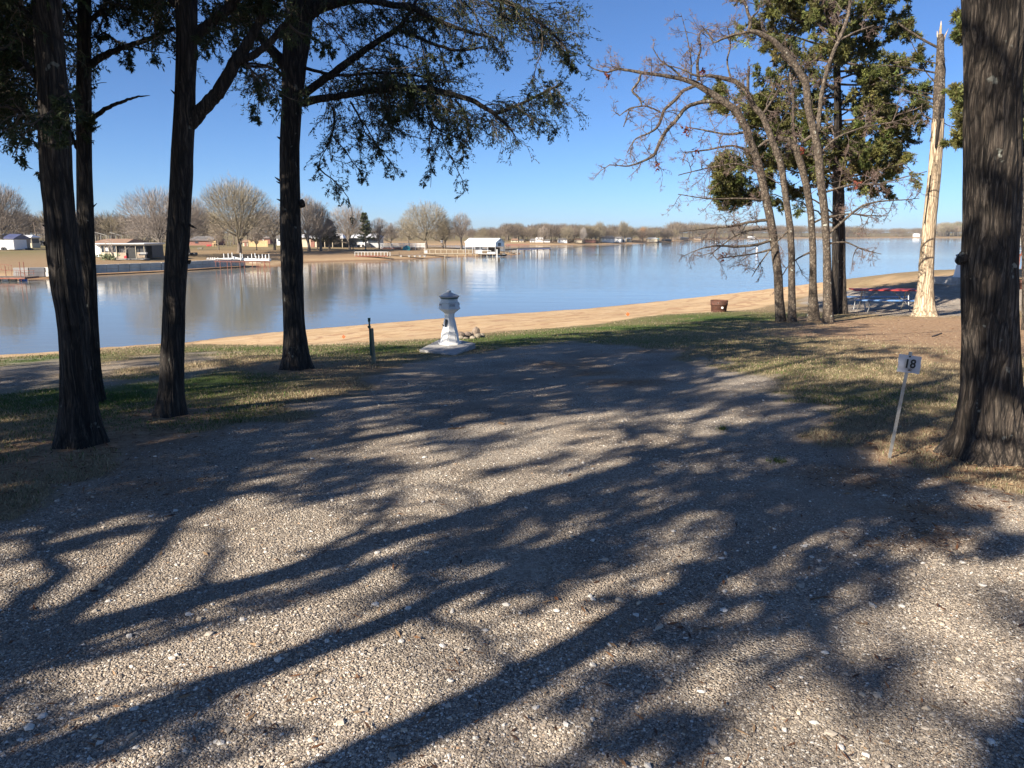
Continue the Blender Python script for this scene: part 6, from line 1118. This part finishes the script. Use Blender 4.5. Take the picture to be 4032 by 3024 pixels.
s.pole('stake', 'deck', 1572, 994, 1004, 1.2, -.1); s.rod('small_frame', 'deck', 1656, 993, 1663, 993, .7, 0); s.pole('small_frame', 'deck', 1656, 993, 1001, .7, 0); s.pole('small_frame', 'deck', 1663, 993, 1001, .7, 0)
s = Site(1770, 1012, 'railed_pier', 'long pier with a cream railing leading to the boathouse', 'pier', 'piers at the far shore', z=WZ + .1); s.box('deck', 'deck', 1674, 1860, 998.5, 1000.5, -.9, .9); s.box('deck_edge', 'cream', 1674, 1860, 997, 998.4, -.95, -.85)
s.rod('top_rail', 'cream', 1672, 983.5, 1860, 984.5, 1, -.9); s.rod('top_rail', 'cream', 1672, 984.5, 1860, 985.2, .7, .9); s.box('end_panel', 'zinc', 1673, 1686, 986, 997, -.92, -.88)
for k in range(9): s.pole('railing_post', 'cream', 1674 + k * 21.5, 983.5, 998, .8, -.9)
for x in (1714, 1753, 1762, 1792, 1801, 1831, 1840): s.pole('pile', 'cream' if x % 2 else 'deck', x, 999, 1021, 1.1, -.6)
# boathouse (long axis turned a little away)
o = A(1951, 1006, 5.3 * FPX / 88); o[2] = WZ; D = o[1]; sB = D / FPX; th = R(20); la = np.array((-math.cos(th), math.sin(th), 0)); ea = np.array((math.sin(th), math.cos(th), 0)); Lb, Eb = 122 * sB / math.cos(th) * .985, 37 * sB / math.sin(th) * .9
t = thing('boathouse', o, 'white metal boathouse on piles over the water at the end of the pier', 'boathouse')
def zb(py, dd=0): return CAMZ + (ray(1951, py)[2] / ray(1951, py)[1]) * D - WZ
def BP(l, e, z): return la * l + ea * e + np.array((0, 0, z))
ze, zs_, zp, zd = zb(954.5), zb(972), zb(943) + .25, zb(1000)
def slab(name, pts, off, mat): g = Geo(); g.prism(pts, 0, off); return mesh(name, g, MT[mat], t)
slab('side_wall', [BP(0, 0, zs_), BP(Lb, 0, zs_), BP(Lb, 0, ze), BP(0, 0, ze)], ea * .08, 'white'); slab('side_wall', [BP(0, Eb, zs_), BP(Lb, Eb, zs_), BP(Lb, Eb, ze), BP(0, Eb, ze)], -ea * .08, 'white')
for l0 in (0, Lb): slab('gable_wall', [BP(l0, .09, zs_), BP(l0, Eb - .09, zs_), BP(l0, Eb - .09, ze), BP(l0, Eb / 2, zp - .05), BP(l0, .09, ze)], la * (.06 if l0 == 0 else -.06), 'whitemetal')
slab('window', [BP(-.03, Eb * .28, zs_ + .15), BP(-.03, Eb * .6, zs_ + .15), BP(-.03, Eb * .6, ze - .12), BP(-.03, Eb * .28, ze - .12)], la * .02, 'dark')
slab('louvre', [BP(-.03, Eb * .46, ze + .25), BP(-.03, Eb * .54, ze + .25), BP(-.03, Eb * .54, zp - .3), BP(-.03, Eb * .46, zp - .3)], la * .02, 'dark')
for sg in (0, 1): slab('roof_panel', [BP(-.2, -.15 if sg == 0 else Eb + .15, ze), BP(Lb + .2, -.15 if sg == 0 else Eb + .15, ze), BP(Lb + .2, Eb / 2, zp), BP(-.2, Eb / 2, zp)], (0, 0, .06), 'whitemetal')
for l in (0.05, Lb * .25, Lb * .5, Lb * .75, Lb - .05):
    for e in (.05, Eb - .05): g = Geo(); g.tube([BP(l, e, -1), BP(l, e, zs_ + .3)], .07, 8); mesh('post', g, MT['zinc'], t)
slab('platform', [BP(-.3, -.6, zd - .12), BP(Lb * .75, -.6, zd - .12), BP(Lb * .75, .9, zd - .12), BP(-.3, .9, zd - .12)], (0, 0, .12), 'deck')
slab('platform', [BP(-.3, Eb - .9, zd - .12), BP(Lb, Eb - .9, zd - .12), BP(Lb, Eb, zd - .12), BP(-.3, Eb, zd - .12)], (0, 0, .12), 'deck')
for k in range(9): g = Geo(); l = -.2 + Lb * .75 * k / 8; g.tube([BP(l, -.5, -1), BP(l, -.5, zd)], .05, 6); mesh('pile', g, MT['cream' if k % 2 else 'deck'], t)
for l0, l1 in ((Lb * .12, Lb * .45),):
    for z_ in (zd + .05, zd + .75): g = Geo(); g.tube([BP(l0, -.55, z_), BP(l1, -.55, z_)], .05, 6); mesh('lift_rail', g, MT['white'], t)
    for l in (l0, l1): g = Geo(); g.tube([BP(l, -.55, zd), BP(l, -.55, zd + .75)], .05, 6); mesh('lift_post', g, MT['white'], t)
slab('storage_panel', [BP(Lb * .5, 1.2, zd), BP(Lb * .72, 1.2, zd), BP(Lb * .72, 1.2, zs_ + .1), BP(Lb * .5, 1.2, zs_ + .1)], ea * .1, 'zinc'); slab('back_screen', [BP(Lb * .1, Eb - 1.0, zd), BP(Lb * .5, Eb - 1.0, zd), BP(Lb * .5, Eb - 1.0, zs_ - .2), BP(Lb * .1, Eb - 1.0, zs_ - .2)], ea * .05, 'deck')
slab('white_chest', [BP(-.1, -.4, zd), BP(Lb * .24, -.4, zd), BP(Lb * .24, -.4, zd + .45), BP(-.1, -.4, zd + .45)], ea * .5, 'white'); g = Geo(); g.tube([BP(-.6, -.5, -1), BP(-.6, -.5, zd + 1.1)], .13, 8); mesh('white_pile', g, MT['white'], t)
g = Geo(); hull = [(-1.3, 0), (-.9, -.45), (.9, -.5), (1.2, 0), (.9, .5), (-.9, .45)]; c_ = BP(-1.4, 1.6, zd - .35) + o; 
V = [(x * 1.0 * k, y * k, z) for z, k in ((-.2, .7), (.15, 1), (.25, 1.02)) for x, y in hull]; F = [(a + 6 * r_, (a + 1) % 6 + 6 * r_, (a + 1) % 6 + 6 * r_ + 6, a + 6 * r_ + 6) for r_ in (0, 1) for a in range(6)]; g.add(V, F); g.add(np.array(V[12:18]), [(0, 1, 2, 3), (0, 3, 4, 5)]); b_ = mesh('hull', g, MT['dark']); bt = thing('jon_boat', c_, 'small dark boat hanging at the right end of the boathouse', 'boat', rz=R(60)); b_.parent = bt; g = Geo(); g.box((.2, 0, .3), (.25, .9, .06)); mesh('seat', g, MT['zinc'], bt)
# unfinished pier
s = Site(2080, 1003, 'bare_pier', 'dark railless pier on stout posts right of the boathouse', 'pier', 'piers at the far shore', z=WZ)
s.rod('deck_beam', 'dark', 1990, 984, 2040, 981, 4, 0, .3); s.rod('deck_beam', 'dark', 2040, 981, 2166, 978, 4.4, .3, .8); s.rod('deck_beam', 'blueroof', 2040, 982.5, 2166, 979.5, 2, -.6, -.2)
for k, x in enumerate((2013, 2038, 2064, 2090, 2115, 2140, 2164)): s.pole('pile', 'concrete' if k % 2 else 'deck', x, 981, 1008, 2.4, .1)
rng = np.random.default_rng(123)
for k in range(14):
    px = rng.uniform(1988, 2040); o = hit(px, rng.uniform(994, 1000)); o[2] = gz(o); r_ = rng.uniform(.3, .8); V, F = IV, IF; V = V * (1 + rng.normal(0, .12, (12, 1))) * (r_, r_ * .7, r_ * .5); g = Geo(); g.tri(V, F); ob = mesh('rock', g, MT['rock'] if k % 2 else MT['palerock']); ob.location = tuple(o)
    tag(ob, '%s in the rubble heap where the bare pier meets the spit' % ['leftmost grey chunk', 'leftmost brown rock', 'second grey chunk', 'second brown rock', 'third grey chunk', 'third brown rock', 'middle grey chunk', 'middle brown rock', 'flat grey chunk', 'flat brown rock', 'small grey chunk', 'small brown rock', 'outer grey chunk', 'outer brown rock'][k], 'rock', 'rubble on the spit by the boathouse')
# ================================================================ far-shore houses
xs_ = np.array([q[0] for q in far_px]); ys_ = np.array([q[1] for q in far_px])
def fhouse(x0, x1, yt, ye, yb, wall, roof, label, nwin=2, gablefront=None, nm='house'):
    px = (x0 + x1) / 2; ysh = np.interp(px, xs_, ys_); g0 = G(px, ysh); D = g0[1] + 15; s = Site(px, yb, nm, label, 'house', 'houses on the far shore', D=D); q = s.o; zg = gz(q); low = min(0, zg - q[2]) - .1
    X0, X1 = s.X(x0), s.X(x1); g = Geo(); g.box(((X0 + X1) / 2, 3, (s.Z(ye) + low) / 2), (X1 - X0, 6, s.Z(ye) - low)); mesh('walls', g, MT[wall], s.t); s.gable('roof', roof, x0, x1, yt, ye, -.4, 6.4, (x1 - x0) * .12, .8)
    for k in range(nwin): xc = x0 + (x1 - x0) * (k + .5) / nwin; s.box('window', 'glass', xc - .9, xc + .9, ye + (yb - ye) * .25, ye + (yb - ye) * .7, -.06, -.01)
    if gablefront:
        a, b, c, d = gablefront; g = Geo(); g.prism([(s.X(a), -2, low), (s.X(b), -2, low), (s.X(b), -2, s.Z(d)), (s.X((a + b) / 2), -2, s.Z(c)), (s.X(a), -2, s.Z(d))], 0, (0, 3, 0)); mesh('gable_wing', g, MT[wall], s.t); g = Geo()
        for e in (a - 1, b + 1): g.add([(s.X(e), -2.3, s.Z(d + 1)), (s.X((a + b) / 2), -2.3, s.Z(c)), (s.X((a + b) / 2), 1.4, s.Z(c)), (s.X(e), 1.4, s.Z(d + 1)), (s.X(e), -2.3, s.Z(d + 1) + .25), (s.X((a + b) / 2), -2.3, s.Z(c) + .25), (s.X((a + b) / 2), 1.4, s.Z(c) + .25), (s.X(e), 1.4, s.Z(d + 1) + .25)], [(0, 1, 2, 3), (4, 5, 6, 7), (0, 1, 5, 4), (2, 3, 7, 6)])
        mesh('wing_roof', g, MT[roof], s.t)
    return s
fhouse(2370, 2420, 928, 938, 946, 'white', 'greyroof', 'grey roofed white house, longest one in the middle of the far shore', 4); fhouse(2424, 2446, 932, 938, 946, 'white', 'greyroof', 'low wing joined to the long grey roofed far house', 1); fhouse(2448, 2462, 929, 937, 946, 'white', 'greyroof', 'white gabled far house right of the long grey roofed one', 1)
fhouse(2470, 2486, 936, 940, 947, 'cream', 'whitemetal', 'small cream shed alone on the far lawn', 1, nm='shed'); fhouse(2265, 2292, 939, 943, 949, 'cream', 'brownroof', 'tan far house with a low roof by the pale leafless tree', 2); fhouse(2298, 2345, 942, 945, 949, 'brick', 'brownroof', 'long low reddish far house left of the long grey one', 3)
fhouse(2198, 2232, 938, 943, 951, 'white', 'greyroof', 'white far house half behind wide bare trees', 3); fhouse(2135, 2165, 943, 946, 953, 'white', 'greyroof', 'pale far house right of the tall roofed one', 3); fhouse(2088, 2132, 940, 947, 957, 'white', 'greyroof', 'bluish grey far house beyond the bare pier', 4); fhouse(2110, 2140, 935, 940, 952, 'white', 'whitemetal', 'taller white far house rising behind its neighbour', 2)
fhouse(2012, 2040, 940, 945, 955, 'cream', 'brownroof', 'cream far house, first one right of the boathouse', 2); fhouse(2045, 2062, 944, 947, 955, 'cream', 'greyroof', 'small cream far house second from the boathouse', 1); fhouse(2552, 2588, 936, 939, 945, 'cream', 'whitemetal', 'pale far house left of the green roofed one', 2); fhouse(2556, 2596, 938, 941, 946, 'tan', 'teal', 'low green roofed far house near the tip of the shore', 2)
fhouse(2612, 2642, 940, 943, 947, 'dark', 'greyroof', 'dark far house at the tip of the far lawn', 2); fhouse(2680, 2712, 934, 938, 943, 'tan', 'greyroof', 'grey far house beyond the tip, first of two', 2); fhouse(2735, 2760, 932, 937, 942, 'tan', 'greyroof', 'grey far house beyond the tip, second of two', 2); fhouse(2950, 2972, 930, 934, 939, 'white', 'whitemetal', 'white far house glimpsed left of the clump of oaks', 1)
fhouse(1785, 1802, 955, 959, 966, 'white', 'whitemetal', 'small white far building seen left of the boathouse roof', 2); fhouse(1806, 1826, 956, 960, 966, 'cream', 'brownroof', 'cream far building beside the boathouse roof at left', 2); fhouse(3603, 3622, 919, 922, 926, 'white', 'whitemetal', 'tiny white roofed shelter on the horizon left of the dead tree', 1, nm='shelter')
s = Site(2060, 965, 'seawall', 'long low brown seawall on the far shore right of the boathouse', 'wall', D=G(2060, 965)[1] - 1); s.box('wall', 'brick', 1993, 2085, 961, 966, 0, .5)
for px, py, h_, lb in [(2980, 990, 16, 'white buoy on the water between the oak branches'), (2817, 955, 8, 'tiny white buoy far out left of the oak trunks')]:
    p = G(px, py); s_ = p[1] / FPX; t = thing('buoy', p, lb, 'buoy', 'white buoys'); g = Geo(); g.lathe([(0, -.3), (h_ * s_ * .22, 0), (h_ * s_ * .2, h_ * s_ * .7), (h_ * s_ * .08, h_ * s_), (0, h_ * s_)], 12); mesh('float', g, MT['white'], t, True); g = Geo(); g.lathe([(h_ * s_ * .225, h_ * s_ * .35), (h_ * s_ * .225, h_ * s_ * .5)], 12); mesh('band', g, MT['orange'], t, True)
# red dock beyond the right edge
s = Site(4022, 1052, 'red_dock', 'red railed dock over the water at the far right edge', 'dock', 'docks', z=WZ); 
s.box('beam', 'redrust', 4004, 4180, 1001, 1009, 0, .3)
for x in (4014, 4026, 4052, 4080, 4120): s.pole('pile', 'redrust', x, 1003, 1056, 1.8, .15); s.pole('railing_post', 'redrust', x + 2, 972, 1003, 1.2, .1)
s.rod('top_rail', 'redrust', 4004, 973, 4180, 973, 1.3, .1); s.rod('middle_rail', 'white', 4004, 988, 4180, 988, .8, .1)
for k in range(4): s.box('shade_slat', 'cream', 4004, 4180, 943 + k * 7, 947 + k * 7, 2 + .1 * k, 2.3 + .1 * k)
s.pole('roof_post', 'redrust', 4060, 944, 1003, 1.6, 2.1); s.pole('roof_post', 'redrust', 4150, 944, 1003, 1.6, 2.1)
# ================================================================ air between here and the far shore
g = Geo(); g.box((0, 1500, 20), (7600, 3800, 60)); hz_ = bpy.data.materials.new('haze'); hz_.use_nodes = True; nt = hz_.node_tree; nt.nodes.remove(nt.nodes['Principled BSDF'])
pv = nd(nt, 'ShaderNodeVolumePrincipled'); pv.inputs['Color'].default_value = (.82, .9, 1, 1); pv.inputs['Density'].default_value = .00012; pv.inputs['Anisotropy'].default_value = .2; lk(nt, pv.outputs[0], nt.nodes['Material Output'].inputs['Volume'])
tag(mesh('haze', g, hz_), kind='stuff')
